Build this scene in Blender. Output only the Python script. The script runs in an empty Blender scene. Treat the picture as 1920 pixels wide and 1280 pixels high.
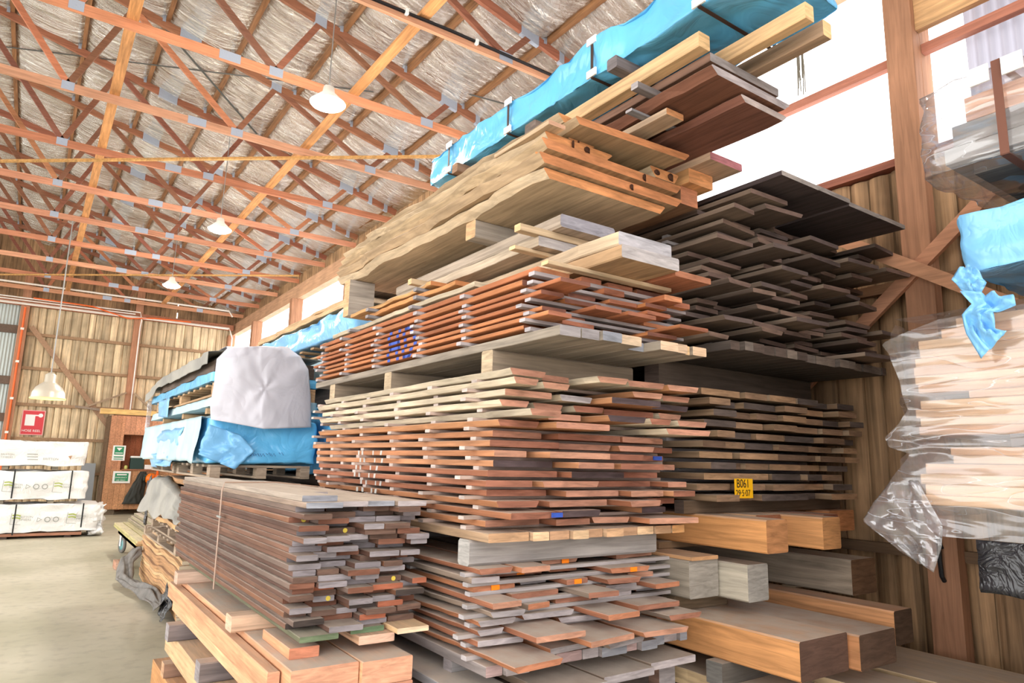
import bpy, bmesh, math, random
from mathutils import Vector, Matrix, noise
D = bpy.data; SC = bpy.context.scene; COL = SC.collection
rnd = random.Random(7)
CAMZ = 1.6
# ------------------------------------------------------------------ measured camera
YAW, PITCH, ROLL, FPX = .605832, .175994, .0233786, 1280.2
def _rot():
    cy, sy = math.cos(YAW), math.sin(YAW); cp, sp = math.cos(PITCH), math.sin(PITCH); cr, sr = math.cos(ROLL), math.sin(ROLL)
    R1 = Matrix(((cy, -sy, 0), (sy, cy, 0), (0, 0, 1))); B = Matrix(((1, 0, 0), (0, 0, -1), (0, 1, 0)))
    R2 = Matrix(((1, 0, 0), (0, cp, sp), (0, -sp, cp))); R3 = Matrix(((cr, -sr, 0), (sr, cr, 0), (0, 0, 1)))
    return R3 @ R2 @ B @ R1
RC = _rot(); RCT = RC.transposed()
def ray(x, y): return RCT @ Vector((x - 960, y - 640, FPX))
def onY(x, y, Y): d = ray(x, y); return d * (Y / d.y) + Vector((0, 0, CAMZ))
def onX(x, y, X): d = ray(x, y); return d * (X / d.x) + Vector((0, 0, CAMZ))
def onZ(x, y, Z): d = ray(x, y); return d * ((Z - CAMZ) / d.z) + Vector((0, 0, CAMZ))
cam = D.cameras.new('camera'); camo = D.objects.new('camera', cam); COL.objects.link(camo)
cam.lens = 24.0; cam.sensor_width = 36; cam.clip_start = .05; cam.clip_end = 200
M3 = RCT @ Matrix(((1, 0, 0), (0, -1, 0), (0, 0, -1)))
camo.matrix_world = Matrix.Translation((0, 0, CAMZ)) @ M3.to_4x4()
SC.camera = camo
# ------------------------------------------------------------------ colours and materials
def lin(c):
    return tuple((v / 255 / 12.92 if v / 255 <= .04045 else ((v / 255 + .055) / 1.055) ** 2.4) for v in c)
def newmat(name):
    m = D.materials.new(name); m.use_nodes = True; nt = m.node_tree; nt.nodes.clear()
    out = nt.nodes.new('ShaderNodeOutputMaterial'); return m, nt, out
def N(nt, typ, **kw):
    n = nt.nodes.new('ShaderNode' + typ)
    for k, v in kw.items():
        if k.startswith('i_'):
            n.inputs[k[2:].replace('_', ' ')].default_value = v
        else: setattr(n, k, v)
    return n
def L(nt, a, b): nt.links.new(a, b)
def mixc(nt, fac, a, b, blend='MIX'):
    n = nt.nodes.new('ShaderNodeMix'); n.data_type = 'RGBA'; n.blend_type = blend
    for s, v in ((0, fac), (6, a), (7, b)):
        if hasattr(v, 'is_linked') or hasattr(v, 'links'): L(nt, v, n.inputs[s])
        elif s == 0: n.inputs[0].default_value = v
        else: n.inputs[s].default_value = (*v[:3], 1)
    return n.outputs[2]
def maprange(nt, v, a, b, c, d):
    n = N(nt, 'MapRange'); L(nt, v, n.inputs[0])
    for i, x in enumerate((a, b, c, d)): n.inputs[i + 1].default_value = x
    return n.outputs[0]
def wood_mat(name, fixed=None, scale=1.0, end=False, rough=.75, dust=True, island=False, contrast=1.0, vert=False, sat=.92):
    """timber: tint from the object's own colour, grain along local Y, pale sawdust settled on upward faces (amount = colour alpha)"""
    m, nt, out = newmat(name)
    p = N(nt, 'BsdfPrincipled'); p.inputs['Roughness'].default_value = rough; p.inputs['Specular IOR Level'].default_value = .25
    tc = N(nt, 'TexCoord'); oi = N(nt, 'ObjectInfo')
    mp = N(nt, 'Mapping'); L(nt, tc.outputs['Object'], mp.inputs[0])
    cmb = N(nt, 'CombineXYZ')
    for i in range(3):
        mm = N(nt, 'Math', operation='MULTIPLY'); L(nt, oi.outputs['Random'], mm.inputs[0]); mm.inputs[1].default_value = 37.0 + 11 * i
        L(nt, mm.outputs[0], cmb.inputs[i])
    L(nt, cmb.outputs[0], mp.inputs['Location'])
    if island:
        geo0 = N(nt, 'NewGeometry')
    if end:
        mp.inputs['Scale'].default_value = (5 * scale, 2, 30 * scale); mp.inputs['Rotation'].default_value = (0, .75, 0)
    else:
        mp.inputs['Scale'].default_value = (22 * scale, 22 * scale, 1.1 * scale) if vert == 1 else (1.3 * scale, 22 * scale, 22 * scale) if vert == 2 else (22 * scale, 1.3 * scale, 22 * scale)
    nz = N(nt, 'TexNoise'); nz.inputs['Scale'].default_value = 1.6; nz.inputs['Detail'].default_value = 5; nz.inputs['Roughness'].default_value = .6; nz.inputs['Distortion'].default_value = .6
    L(nt, mp.outputs[0], nz.inputs['Vector'])
    nz2 = N(nt, 'TexNoise'); nz2.inputs['Scale'].default_value = 2.4; nz2.inputs['Detail'].default_value = 3
    L(nt, tc.outputs['Object'], nz2.inputs['Vector'])
    if end:
        at = N(nt, 'Attribute'); at.attribute_type = 'OBJECT'; at.attribute_name = 'end_col'; base = at.outputs['Color']
    elif fixed: 
        rgb = N(nt, 'RGB'); rgb.outputs[0].default_value = (*lin(fixed), 1); base = rgb.outputs[0]
    else: base = oi.outputs['Color']
    c = contrast
    f1 = maprange(nt, nz.outputs[0], .3, .72, 1 - .38 * c, 1 + .22 * c)
    f2 = maprange(nt, nz2.outputs[0], .3, .7, 1 - .18 * c, 1 + .14 * c)
    mu = N(nt, 'Math', operation='MULTIPLY'); L(nt, f1, mu.inputs[0]); L(nt, f2, mu.inputs[1])
    fac = mu.outputs[0]
    if island:
        f3 = maprange(nt, geo0.outputs['Random Per Island'], 0, 1, .72, 1.2)
        m2 = N(nt, 'Math', operation='MULTIPLY'); L(nt, fac, m2.inputs[0]); L(nt, f3, m2.inputs[1]); fac = m2.outputs[0]
    hs = N(nt, 'HueSaturation'); hs.inputs['Saturation'].default_value = sat; L(nt, base, hs.inputs['Color']); L(nt, fac, hs.inputs['Value'])
    col = hs.outputs[0]
    if dust:
        geo = N(nt, 'NewGeometry'); sp = N(nt, 'SeparateXYZ'); L(nt, geo.outputs['Normal'], sp.inputs[0])
        up = maprange(nt, sp.outputs[2], .55, .95, 0, 1)
        nz3 = N(nt, 'TexNoise'); nz3.inputs['Scale'].default_value = 9; nz3.inputs['Detail'].default_value = 4; L(nt, tc.outputs['Object'], nz3.inputs['Vector'])
        du = maprange(nt, nz3.outputs[0], .25, .65, .55, 1.0)
        a = N(nt, 'Math', operation='MULTIPLY'); L(nt, up, a.inputs[0]); L(nt, du, a.inputs[1])
        b = N(nt, 'Math', operation='MULTIPLY'); L(nt, a.outputs[0], b.inputs[0]); L(nt, oi.outputs['Alpha'], b.inputs[1])
        col = mixc(nt, b.outputs[0], col, lin((196, 184, 172)))
    L(nt, col, p.inputs['Base Color'])
    bp = N(nt, 'Bump'); bp.inputs['Strength'].default_value = .35; bp.inputs['Distance'].default_value = .004
    L(nt, nz.outputs[0], bp.inputs['Height']); L(nt, bp.outputs[0], p.inputs['Normal'])
    L(nt, p.outputs[0], out.inputs[0]); return m
def plain(name, c, rough=.6, metal=0, bump=0, bscale=20, spec=.4, var=0):
    m, nt, out = newmat(name); p = N(nt, 'BsdfPrincipled'); p.inputs['Base Color'].default_value = (*lin(c), 1)
    p.inputs['Roughness'].default_value = rough; p.inputs['Metallic'].default_value = metal; p.inputs['Specular IOR Level'].default_value = spec
    if bump or var:
        tc = N(nt, 'TexCoord'); nz = N(nt, 'TexNoise'); nz.inputs['Scale'].default_value = bscale; nz.inputs['Detail'].default_value = 4
        L(nt, tc.outputs['Object'], nz.inputs['Vector'])
        if bump:
            b = N(nt, 'Bump'); b.inputs['Strength'].default_value = bump; b.inputs['Distance'].default_value = .02
            L(nt, nz.outputs[0], b.inputs['Height']); L(nt, b.outputs[0], p.inputs['Normal'])
        if var:
            v = maprange(nt, nz.outputs[0], .3, .7, 1 - var, 1 + var); hs = N(nt, 'HueSaturation'); hs.inputs['Color'].default_value = (*lin(c), 1)
            L(nt, v, hs.inputs['Value']); L(nt, hs.outputs[0], p.inputs['Base Color'])
    L(nt, p.outputs[0], out.inputs[0]); return m
def film_mat(name, c, rough=.3, dusty=None, crease=.5, cs=7):
    """crumpled plastic sheet: colour, creases, optional pale dust on upper faces"""
    m, nt, out = newmat(name); p = N(nt, 'BsdfPrincipled'); p.inputs['Roughness'].default_value = rough
    tc = N(nt, 'TexCoord'); mp = N(nt, 'Mapping'); L(nt, tc.outputs['Object'], mp.inputs[0])
    vo = N(nt, 'TexNoise'); vo.inputs['Scale'].default_value = cs; vo.inputs['Detail'].default_value = 3; vo.inputs['Distortion'].default_value = 1.6
    L(nt, mp.outputs[0], vo.inputs['Vector'])
    ab = N(nt, 'Math', operation='SUBTRACT'); L(nt, vo.outputs[0], ab.inputs[0]); ab.inputs[1].default_value = .5
    a2 = N(nt, 'Math', operation='ABSOLUTE'); L(nt, ab.outputs[0], a2.inputs[0])
    b = N(nt, 'Bump'); b.inputs['Strength'].default_value = crease; b.inputs['Distance'].default_value = .06
    L(nt, a2.outputs[0], b.inputs['Height']); L(nt, b.outputs[0], p.inputs['Normal'])
    n2 = N(nt, 'TexNoise'); n2.inputs['Scale'].default_value = 2.2; n2.inputs['Detail'].default_value = 4; L(nt, tc.outputs['Object'], n2.inputs['Vector'])
    if dusty:
        f = maprange(nt, n2.outputs[0], .35, .6, 0, 1); col = mixc(nt, f, lin(c), lin(dusty))
    else:
        f = maprange(nt, n2.outputs[0], .3, .7, .88, 1.08); hs = N(nt, 'HueSaturation'); hs.inputs['Color'].default_value = (*lin(c), 1); L(nt, f, hs.inputs['Value']); col = hs.outputs[0]
    L(nt, col, p.inputs['Base Color']); L(nt, p.outputs[0], out.inputs[0]); return m
def clear_film(name):
    m, nt, out = newmat(name)
    tr = N(nt, 'BsdfTransparent'); tr.inputs[0].default_value = (.93, .93, .95, 1)
    gl = N(nt, 'BsdfGlossy'); gl.inputs['Roughness'].default_value = .12
    df = N(nt, 'BsdfDiffuse'); df.inputs[0].default_value = (.85, .85, .9, 1)
    tl = N(nt, 'BsdfTranslucent'); tl.inputs[0].default_value = (.85, .85, .9, 1)
    tc = N(nt, 'TexCoord'); mp = N(nt, 'Mapping'); mp.inputs['Rotation'].default_value = (-.42, 0, 0); mp.inputs['Scale'].default_value = (2, 1.6, 8); L(nt, tc.outputs['Object'], mp.inputs[0])
    nz = N(nt, 'TexNoise'); nz.inputs['Scale'].default_value = 1.15; nz.inputs['Detail'].default_value = 1.5; nz.inputs['Distortion'].default_value = .9; L(nt, mp.outputs[0], nz.inputs['Vector'])
    ab = N(nt, 'Math', operation='SUBTRACT'); L(nt, nz.outputs[0], ab.inputs[0]); ab.inputs[1].default_value = .5
    a2 = N(nt, 'Math', operation='ABSOLUTE'); L(nt, ab.outputs[0], a2.inputs[0])
    line = maprange(nt, a2.outputs[0], 0, .007, .7, 0)
    base = maprange(nt, nz.outputs[0], .35, .75, .11, .20)
    mx = N(nt, 'Math', operation='MAXIMUM'); L(nt, line, mx.inputs[0]); L(nt, base, mx.inputs[1])
    lw = N(nt, 'LayerWeight'); lw.inputs[0].default_value = .35
    b = N(nt, 'Bump'); b.inputs['Strength'].default_value = .32; b.inputs['Distance'].default_value = .05; L(nt, a2.outputs[0], b.inputs['Height'])
    L(nt, b.outputs[0], gl.inputs['Normal']); L(nt, b.outputs[0], lw.inputs['Normal'])
    m1 = N(nt, 'MixShader'); m1.inputs[0].default_value = .5; L(nt, df.outputs[0], m1.inputs[1]); L(nt, tl.outputs[0], m1.inputs[2])
    m2 = N(nt, 'MixShader'); L(nt, mx.outputs[0], m2.inputs[0]); L(nt, tr.outputs[0], m2.inputs[1]); L(nt, m1.outputs[0], m2.inputs[2])
    f = maprange(nt, lw.outputs['Facing'], 0, 1, .06, .72)
    m3 = N(nt, 'MixShader'); L(nt, f, m3.inputs[0]); L(nt, m2.outputs[0], m3.inputs[1]); L(nt, gl.outputs[0], m3.inputs[2])
    L(nt, m3.outputs[0], out.inputs[0]); return m
def emit(name, c, s):
    m, nt, out = newmat(name); e = N(nt, 'Emission'); e.inputs[0].default_value = (*c, 1); e.inputs[1].default_value = s; L(nt, e.outputs[0], out.inputs[0]); return m
def foil_mat():
    m, nt, out = newmat('silver_foil'); p = N(nt, 'BsdfPrincipled'); p.inputs['Metallic'].default_value = .92; p.inputs['Roughness'].default_value = .22
    tc = N(nt, 'TexCoord'); mp = N(nt, 'Mapping'); mp.inputs['Scale'].default_value = (.9, 4.6, 1); mp.inputs['Rotation'].default_value = (0, 0, .18); L(nt, tc.outputs['Object'], mp.inputs[0])
    nz = N(nt, 'TexNoise'); nz.inputs['Scale'].default_value = 2.2; nz.inputs['Detail'].default_value = 6; nz.inputs['Roughness'].default_value = .62; nz.inputs['Distortion'].default_value = 1.0
    L(nt, mp.outputs[0], nz.inputs['Vector'])
    b = N(nt, 'Bump'); b.inputs['Strength'].default_value = 1; b.inputs['Distance'].default_value = .16; L(nt, nz.outputs[0], b.inputs['Height']); L(nt, b.outputs[0], p.inputs['Normal'])
    n2 = N(nt, 'TexNoise'); n2.inputs['Scale'].default_value = 1.2; n2.inputs['Detail'].default_value = 3; L(nt, tc.outputs['Object'], n2.inputs['Vector'])
    f = maprange(nt, n2.outputs[0], .35, .65, 0, 1)
    L(nt, mixc(nt, f, lin((236, 235, 230)), lin((206, 202, 194))), p.inputs['Base Color']); L(nt, p.outputs[0], out.inputs[0]); return m
def concrete():
    m, nt, out = newmat('dusty_concrete'); p = N(nt, 'BsdfPrincipled'); p.inputs['Roughness'].default_value = .55; p.inputs['Specular IOR Level'].default_value = .3
    tc = N(nt, 'TexCoord'); n1 = N(nt, 'TexNoise'); n1.inputs['Scale'].default_value = .7; n1.inputs['Detail'].default_value = 6; L(nt, tc.outputs['Object'], n1.inputs['Vector'])
    n2 = N(nt, 'TexNoise'); n2.inputs['Scale'].default_value = 9; n2.inputs['Detail'].default_value = 5; L(nt, tc.outputs['Object'], n2.inputs['Vector'])
    c = mixc(nt, maprange(nt, n1.outputs[0], .35, .65, 0, 1), lin((176, 172, 150)), lin((204, 198, 180)))
    c = mixc(nt, maprange(nt, n2.outputs[0], .5, .75, 0, .45), c, lin((150, 146, 132)))
    L(nt, c, p.inputs['Base Color']); L(nt, p.outputs[0], out.inputs[0]); return m
MW = wood_mat('sawn_timber'); ME = wood_mat('sawn_end_grain', end=True, dust=False)
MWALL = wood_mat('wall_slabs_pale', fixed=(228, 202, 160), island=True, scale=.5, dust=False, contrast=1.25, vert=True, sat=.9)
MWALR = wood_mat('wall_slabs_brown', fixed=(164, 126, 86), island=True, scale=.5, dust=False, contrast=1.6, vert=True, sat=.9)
MFRAME = wood_mat('red_stained_framing', dust=False, contrast=.7, sat=.88)
MPOST = wood_mat('red_stained_posts', dust=False, contrast=.8, sat=.88, vert=1); MCHORD = wood_mat('red_stained_trusses', dust=False, contrast=.7, sat=.88, vert=2)
FOIL = foil_mat(); CONC = concrete()
PLATE = plain('galvanised_plate', (168, 178, 196), .45, .35, .3, 60)
STEEL = plain('grey_steel', (150, 150, 148), .45, .6)
DARKST = plain('dark_strap', (62, 44, 40), .5)
BROWNST = plain('brown_strap', (110, 68, 52), .5)
BLUE = film_mat('blue_wrap', (104, 188, 238), .24, None, .45, 3.2)
BLUED = film_mat('dusty_blue_wrap', (164, 202, 218), .55, (188, 206, 208), .25, 2.5)
BLUEL = film_mat('light_blue_wrap', (126, 190, 238), .28, None, .35, 4)
TARP = film_mat('grey_tarp', (196, 196, 208), .27, None, .5, 2.0)
TARPD = film_mat('dusty_grey_tarp', (134, 132, 126), .6, (160, 156, 148), .3, 3)
BLACKF = film_mat('black_film', (44, 44, 48), .25, None, .7, 9)
WHITEF = film_mat('white_wrap', (236, 236, 236), .4, None, .55, 5)
CLEAR = clear_film('clear_film')
WHITE = plain('white_plastic', (240, 240, 238), .5); BLACK = plain('black_paint', (25, 25, 28), .5)
BLUEP = plain('blue_spray_paint', (52, 84, 176), .6, var=.2); WHITEP = plain('white_chalk_paint', (196, 192, 186), .9)
YELP = plain('yellow_paint', (226, 200, 80), .6); ORP = plain('orange_paint', (255, 138, 28), .55); GREENP = plain('green_sign', (40, 140, 96), .5)
REDP = plain('red_sign', (214, 62, 70), .5); GREYTXT = plain('grey_print', (150, 154, 150), .7); LIME = plain('green_print', (160, 176, 80), .7)
# ------------------------------------------------------------------ object helpers
def link(o): COL.objects.link(o); return o
def tag(o, label, cat, group=None, kind=None):
    if label: o['label'] = label
    if cat: o['category'] = cat
    if group: o['group'] = group
    if kind: o['kind'] = kind
    return o
def mesh(name, vs, fs, mats, fm=None, parent=None, smooth=False):
    me = D.meshes.new(name); me.from_pydata([tuple(v) for v in vs], [], fs)
    for m in (mats if isinstance(mats, (list, tuple)) else [mats]): me.materials.append(m)
    if fm: me.polygons.foreach_set('material_index', fm)
    if smooth: me.polygons.foreach_set('use_smooth', [True] * len(fs))
    me.update(); o = link(D.objects.new(name, me))
    if parent: o.parent = parent
    return o
def empty(name, loc, rz=0):
    o = link(D.objects.new(name, None)); o.location = loc; o.rotation_euler = (0, 0, rz); o.empty_display_size = .1; return o
class MB:
    """collects boxes, bars and tubes of one mesh"""
    def __init__(s): s.v = []; s.f = []
    def add(s, vs, fs):
        b = len(s.v); s.v += [Vector(v) for v in vs]; s.f += [tuple(i + b for i in f) for f in fs]
    def box(s, a, b, bev=0):
        x0, y0, z0 = a; x1, y1, z1 = b
        if bev <= 0:
            s.add([(x0, y0, z0), (x1, y0, z0), (x1, y1, z0), (x0, y1, z0), (x0, y0, z1), (x1, y0, z1), (x1, y1, z1), (x0, y1, z1)],
                  [(3, 2, 1, 0), (4, 5, 6, 7), (0, 1, 5, 4), (1, 2, 6, 5), (2, 3, 7, 6), (3, 0, 4, 7)])
        else:
            bm = bmesh.new(); bmesh.ops.create_cube(bm, size=1)
            for v in bm.verts: v.co = Vector(((x0 + x1) / 2 + v.co.x * (x1 - x0), (y0 + y1) / 2 + v.co.y * (y1 - y0), (z0 + z1) / 2 + v.co.z * (z1 - z0)))
            bmesh.ops.bevel(bm, geom=bm.edges[:], offset=bev, segments=2, affect='EDGES', profile=.5)
            bm.verts.index_update(); s.add([v.co.copy() for v in bm.verts], [[v.index for v in f.verts] for f in bm.faces]); bm.free()
    def bar(s, p, q, w, h, up=(0, 0, 1)):
        p = Vector(p); q = Vector(q); d = (q - p).normalized(); u = Vector(up); x = d.cross(u)
        if x.length < 1e-4: x = d.cross(Vector((0, 1, 0)))
        x.normalize(); z = x.cross(d).normalized(); x *= w / 2; z *= h / 2
        vs = [p - x - z, p + x - z, p + x + z, p - x + z, q - x - z, q + x - z, q + x + z, q - x + z]
        s.add(vs, [(0, 1, 2, 3), (7, 6, 5, 4), (0, 4, 5, 1), (1, 5, 6, 2), (2, 6, 7, 3), (3, 7, 4, 0)])
    def tube(s, pts, r, n=8):
        pts = [Vector(p) for p in pts]; b = len(s.v)
        for i, p in enumerate(pts):
            d = (pts[min(i + 1, len(pts) - 1)] - pts[max(i - 1, 0)]).normalized()
            a = d.orthogonal().normalized() if i == 0 else (a - d * a.dot(d)).normalized()
            c = d.cross(a)
            for k in range(n): s.v.append(p + (a * math.cos(2 * math.pi * k / n) + c * math.sin(2 * math.pi * k / n)) * r)
        for i in range(len(pts) - 1):
            for k in range(n): s.f.append((b + i * n + k, b + i * n + (k + 1) % n, b + (i + 1) * n + (k + 1) % n, b + (i + 1) * n + k))
        s.f.append(tuple(b + k for k in range(n))[::-1]); s.f.append(tuple(b + (len(pts) - 1) * n + k for k in range(n)))
    def lathe(s, prof, c, n=24):
        b = len(s.v)
        for r, z in prof:
            for k in range(n): s.v.append(Vector((c[0] + r * math.cos(2 * math.pi * k / n), c[1] + r * math.sin(2 * math.pi * k / n), c[2] + z)))
        for i in range(len(prof) - 1):
            for k in range(n): s.f.append((b + i * n + k, b + i * n + (k + 1) % n, b + (i + 1) * n + (k + 1) % n, b + (i + 1) * n + k))
    def build(s, name, mat, parent=None, smooth=False, color=None):
        o = mesh(name, s.v, s.f, mat, None, parent, smooth)
        if color: o.color = (*lin(color[:3]), color[3] if len(color) > 3 else 0)
        return o
def nz(x, y=0., z=0.): return noise.noise(Vector((x, y, z)))
def board_mesh(name, Ln, W, T, seed, live=0, bow=0, skew=0, wave=None, bev=.003, und=0):
    """a sawn board along local Y, centred; live = waney edges, skew = saw cut off square"""
    n = 2 if not (live or bow or wave) else (26 if live or wave else 8)
    vs = []; fs = []; fm = []; b = min(bev, T * .2)
    for i in range(n + 1):
        t = i / n; y = (t - .5) * Ln
        l = -W / 2; r = W / 2; lb, rb = l, r; zo = bow * math.sin(math.pi * t)
        if live:
            l += live * (nz(seed, t * Ln * 2.5) + .5 * nz(seed + 9, t * Ln * 9)); r += live * (nz(seed + 5, t * Ln * 2.5) + .5 * nz(seed + 3, t * Ln * 9))
            lb = l + und * (1 + .6 * nz(seed + 2, t * Ln * 5)); rb = r - und * (1 + .6 * nz(seed + 7, t * Ln * 5))
        if wave: zo += wave(t)
        h = T / 2
        ring = [(l + b, h), (r - b, h), (r, h - b), (rb, -h + b), (rb - b, -h), (lb + b, -h), (lb, -h + b), (l, h - b)]
        for x, z in ring:
            yy = y + (skew * x if i in (0, n) else 0)
            vs.append((x, yy, z + zo))
    for i in range(n):
        for k in range(8): fs.append((i * 8 + k, i * 8 + (k + 1) % 8, (i + 1) * 8 + (k + 1) % 8, (i + 1) * 8 + k)); fm.append(0)
    fs.append(tuple(range(8))[::-1]); fm.append(1); fs.append(tuple(n * 8 + k for k in range(8))); fm.append(1)
    me = D.meshes.new(name); me.from_pydata(vs, [], fs); me.materials.append(MW); me.materials.append(ME); me.polygons.foreach_set('material_index', fm); me.update()
    return me
_seed = [0]
def board(name, x0, x1, y0, y1, z0, z1, col, end, dust, label=None, cat='board', group=None, axis='Y', live=0, bow=0, skew=0, rz=0, parent=None, wave=None, und=0, bev=.003):
    _seed[0] += 1; s = _seed[0] * 1.37
    if wave: w0 = wave; wave = lambda t: w0(y0 + t * (y1 - y0))
    Ln, W = (y1 - y0, x1 - x0) if axis == 'Y' else (x1 - x0, y1 - y0)
    o = link(D.objects.new(name, board_mesh(name, Ln, W, z1 - z0, s, live, bow, skew, wave, bev, und)))
    o.location = ((x0 + x1) / 2, (y0 + y1) / 2, (z0 + z1) / 2)
    o.rotation_euler = (0, 0, (0 if axis == 'Y' else math.pi / 2) + rz)
    j = 1 + rnd.uniform(-.1, .1)
    o.color = (*[v * j for v in lin(col)], dust); o['end_col'] = [v * j for v in lin(end)]
    if parent: o.parent = parent; o.location -= parent.location
    if label: tag(o, label, cat, group)
    return o
ORD = 'zeroth first second third fourth fifth sixth seventh eighth ninth tenth eleventh twelfth thirteenth fourteenth fifteenth sixteenth seventeenth eighteenth nineteenth twentieth twenty-first twenty-second twenty-third twenty-fourth twenty-fifth'.split()
GREY = (160, 152, 154); BGREY = (148, 150, 160); BROWN = (122, 92, 78); RBROWN = (142, 92, 68); DARK = (74, 64, 60); ORB = (186, 110, 72)
TAN = (196, 140, 96); ORANGE = (200, 126, 66); CREAM = (214, 196, 168); PINK = (192, 136, 108); PINE = (226, 184, 132); LILAC = (178, 168, 170); DKB = (92, 76, 68)
CNAME = {GREY: 'grey', BGREY: 'blue-grey', BROWN: 'brown', RBROWN: 'red-brown', DARK: 'near-black', ORB: 'orange-red', TAN: 'tan', ORANGE: 'orange-brown', CREAM: 'cream', PINK: 'pinkish', PINE: 'pale pine', LILAC: 'lilac-grey', DKB: 'dark brown'}
def spacers(pack, group, gaps, X0, X1, ys, col=(168, 160, 160), proj=(.0, .09), w=.045, end=(178, 172, 174)):
    for gi, (za, zb) in enumerate(gaps):
        for yi, y in enumerate(ys):
            p = rnd.uniform(*proj); q = rnd.uniform(0, .05); yy = y + rnd.uniform(-.025, .025)
            board('spacer_strip', X0 - p, X1 + q, yy - w / 2, yy + w / 2, za, zb, col, end, .8,
                  f'grey spacer, {ORD[gi + 1]} gap from top, {ORD[yi + 1]} row from near end, {pack}', 'spacer strip', group, axis='X', bev=.002)
def stack(kind, pack, group, X0, X1, Yf, Yb, layers, wr, gap, jf, sides, ends, dust, ys=None, proj=(0, .09), livep=0, skip=.0, jx=.02, looks=None, side0=None, backj=.15, skewp=0, spc=None, drift=0):
    """layers bottom-up [(z0, z1)]; returns {(layer from top, index): object}"""
    out = {}; nl = len(layers)
    for li, (z0, z1) in enumerate(layers):
        x = X0 + rnd.uniform(-jx, jx); k = 0; it = nl - li
        while x < X1 - wr[0] * .6:
            w = min(rnd.uniform(*wr), X1 + jx - x)
            if w < .05: break
            if k > 0 and rnd.random() < skip: x += w + rnd.uniform(*gap); continue
            e = rnd.choice(ends); s = (side0 and k == 0 and rnd.choice(side0)) or rnd.choice(sides)
            k += 1; yf = Yf + rnd.uniform(*jf) + drift * li / max(1, nl - 1); lv = rnd.random() < livep
            out[(it, k)] = board(kind, x, x + w, yf, Yb + rnd.uniform(-backj, backj), z0, z1, s, e, dust,
                f'{CNAME[e]} ended board, {ORD[it]} course from top, {ORD[k]} from the aisle, {pack}', 'board', group,
                live=.018 if lv else 0, und=.012 if lv else 0, skew=rnd.uniform(-1, 1) * skewp, rz=rnd.uniform(-.002, .002))
            x += w + rnd.uniform(*gap)
    if ys:
        gaps = [(layers[i][1], layers[i + 1][0]) for i in range(nl - 1)][::-1]
        spacers(pack, 'spacer strips in the ' + pack, gaps, X0, X1, ys, proj=proj, **(spc or {}))
    return out
def courses(z0, n, t, s): return [(z0 + i * (t + s), z0 + i * (t + s) + t) for i in range(n)]
def soft_box(name, a, b, mat, amp=.015, fr=4, cuts=20, parent=None, sm=2, seed=0, bottom=True):
    bm = bmesh.new(); bmesh.ops.create_cube(bm, size=1)
    bmesh.ops.subdivide_edges(bm, edges=bm.edges[:], cuts=cuts, use_grid_fill=True)
    c = (Vector(a) + Vector(b)) / 2; s = Vector(b) - Vector(a)
    for v in bm.verts: v.co = Vector((v.co.x * s.x, v.co.y * s.y, v.co.z * s.z))
    for _ in range(sm): bmesh.ops.smooth_vert(bm, verts=bm.verts[:], factor=.5, use_axis_x=True, use_axis_y=True, use_axis_z=True)
    bm.normal_update()
    for v in bm.verts:
        q = v.co + c
        d = amp * (nz(q.x * fr + seed, q.y * fr, q.z * fr * 1.6) + .5 * nz(q.x * fr * 2.7, q.y * fr * 2.7 + seed, q.z * fr * 3.5))
        v.co += v.normal * d - v.normal * amp * .4
        v.co.z = max(-s.z / 2, min(s.z / 2, v.co.z))
    me = D.meshes.new(name); bm.to_mesh(me); bm.free(); me.materials.append(mat); me.polygons.foreach_set('use_smooth', [True] * len(me.polygons))
    o = link(D.objects.new(name, me)); o.location = c
    if parent: o.parent = parent; o.location = c - parent.location
    return o
def sheet(name, f, nu, nv, mat, parent=None, thick=.002):
    vs = [f(i / nu, j / nv) for j in range(nv + 1) for i in range(nu + 1)]
    fs = [(j * (nu + 1) + i, j * (nu + 1) + i + 1, (j + 1) * (nu + 1) + i + 1, (j + 1) * (nu + 1) + i) for j in range(nv) for i in range(nu)]
    o = mesh(name, vs, fs, mat, None, parent, True)
    if thick:
        md = o.modifiers.new('thickness', 'SOLIDIFY'); md.thickness = thick
    return o
def text(name, body, size, loc, rot, mat, parent=None, sx=1):
    c = D.curves.new(name, 'FONT'); c.body = body; c.size = size; c.extrude = .0008; c.align_x = 'LEFT'; c.materials.append(mat)
    tmp = link(D.objects.new(name, c)); bpy.context.view_layer.update()
    me = D.meshes.new_from_object(tmp.evaluated_get(bpy.context.evaluated_depsgraph_get())); D.objects.remove(tmp); D.curves.remove(c); me.name = name
    o = link(D.objects.new(name, me)); o.location = loc; o.rotation_euler = rot; o.scale = (sx, 1, 1)
    if parent: o.parent = parent; o.location = Vector(loc) - parent.location
    return o
def lerp(a, b, t): return a + (b - a) * t
# ================================================================== THE SHED
XR = 5.04; YB = 23.0; ZC = 5.87; RIDGE = -1.37; SLOPE = .25
def ztop(x): return 7.17 - SLOPE * (x - .43) if x >= RIDGE else 7.17 - SLOPE * (2 * RIDGE - x - .43)
XL = 2 * RIDGE - XR
m = MB(); m.box((XL - 6, -12, -.1), (XR + .3, YB + .3, 0)); tag(m.build('floor', CONC), None, None, kind='structure')
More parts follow.
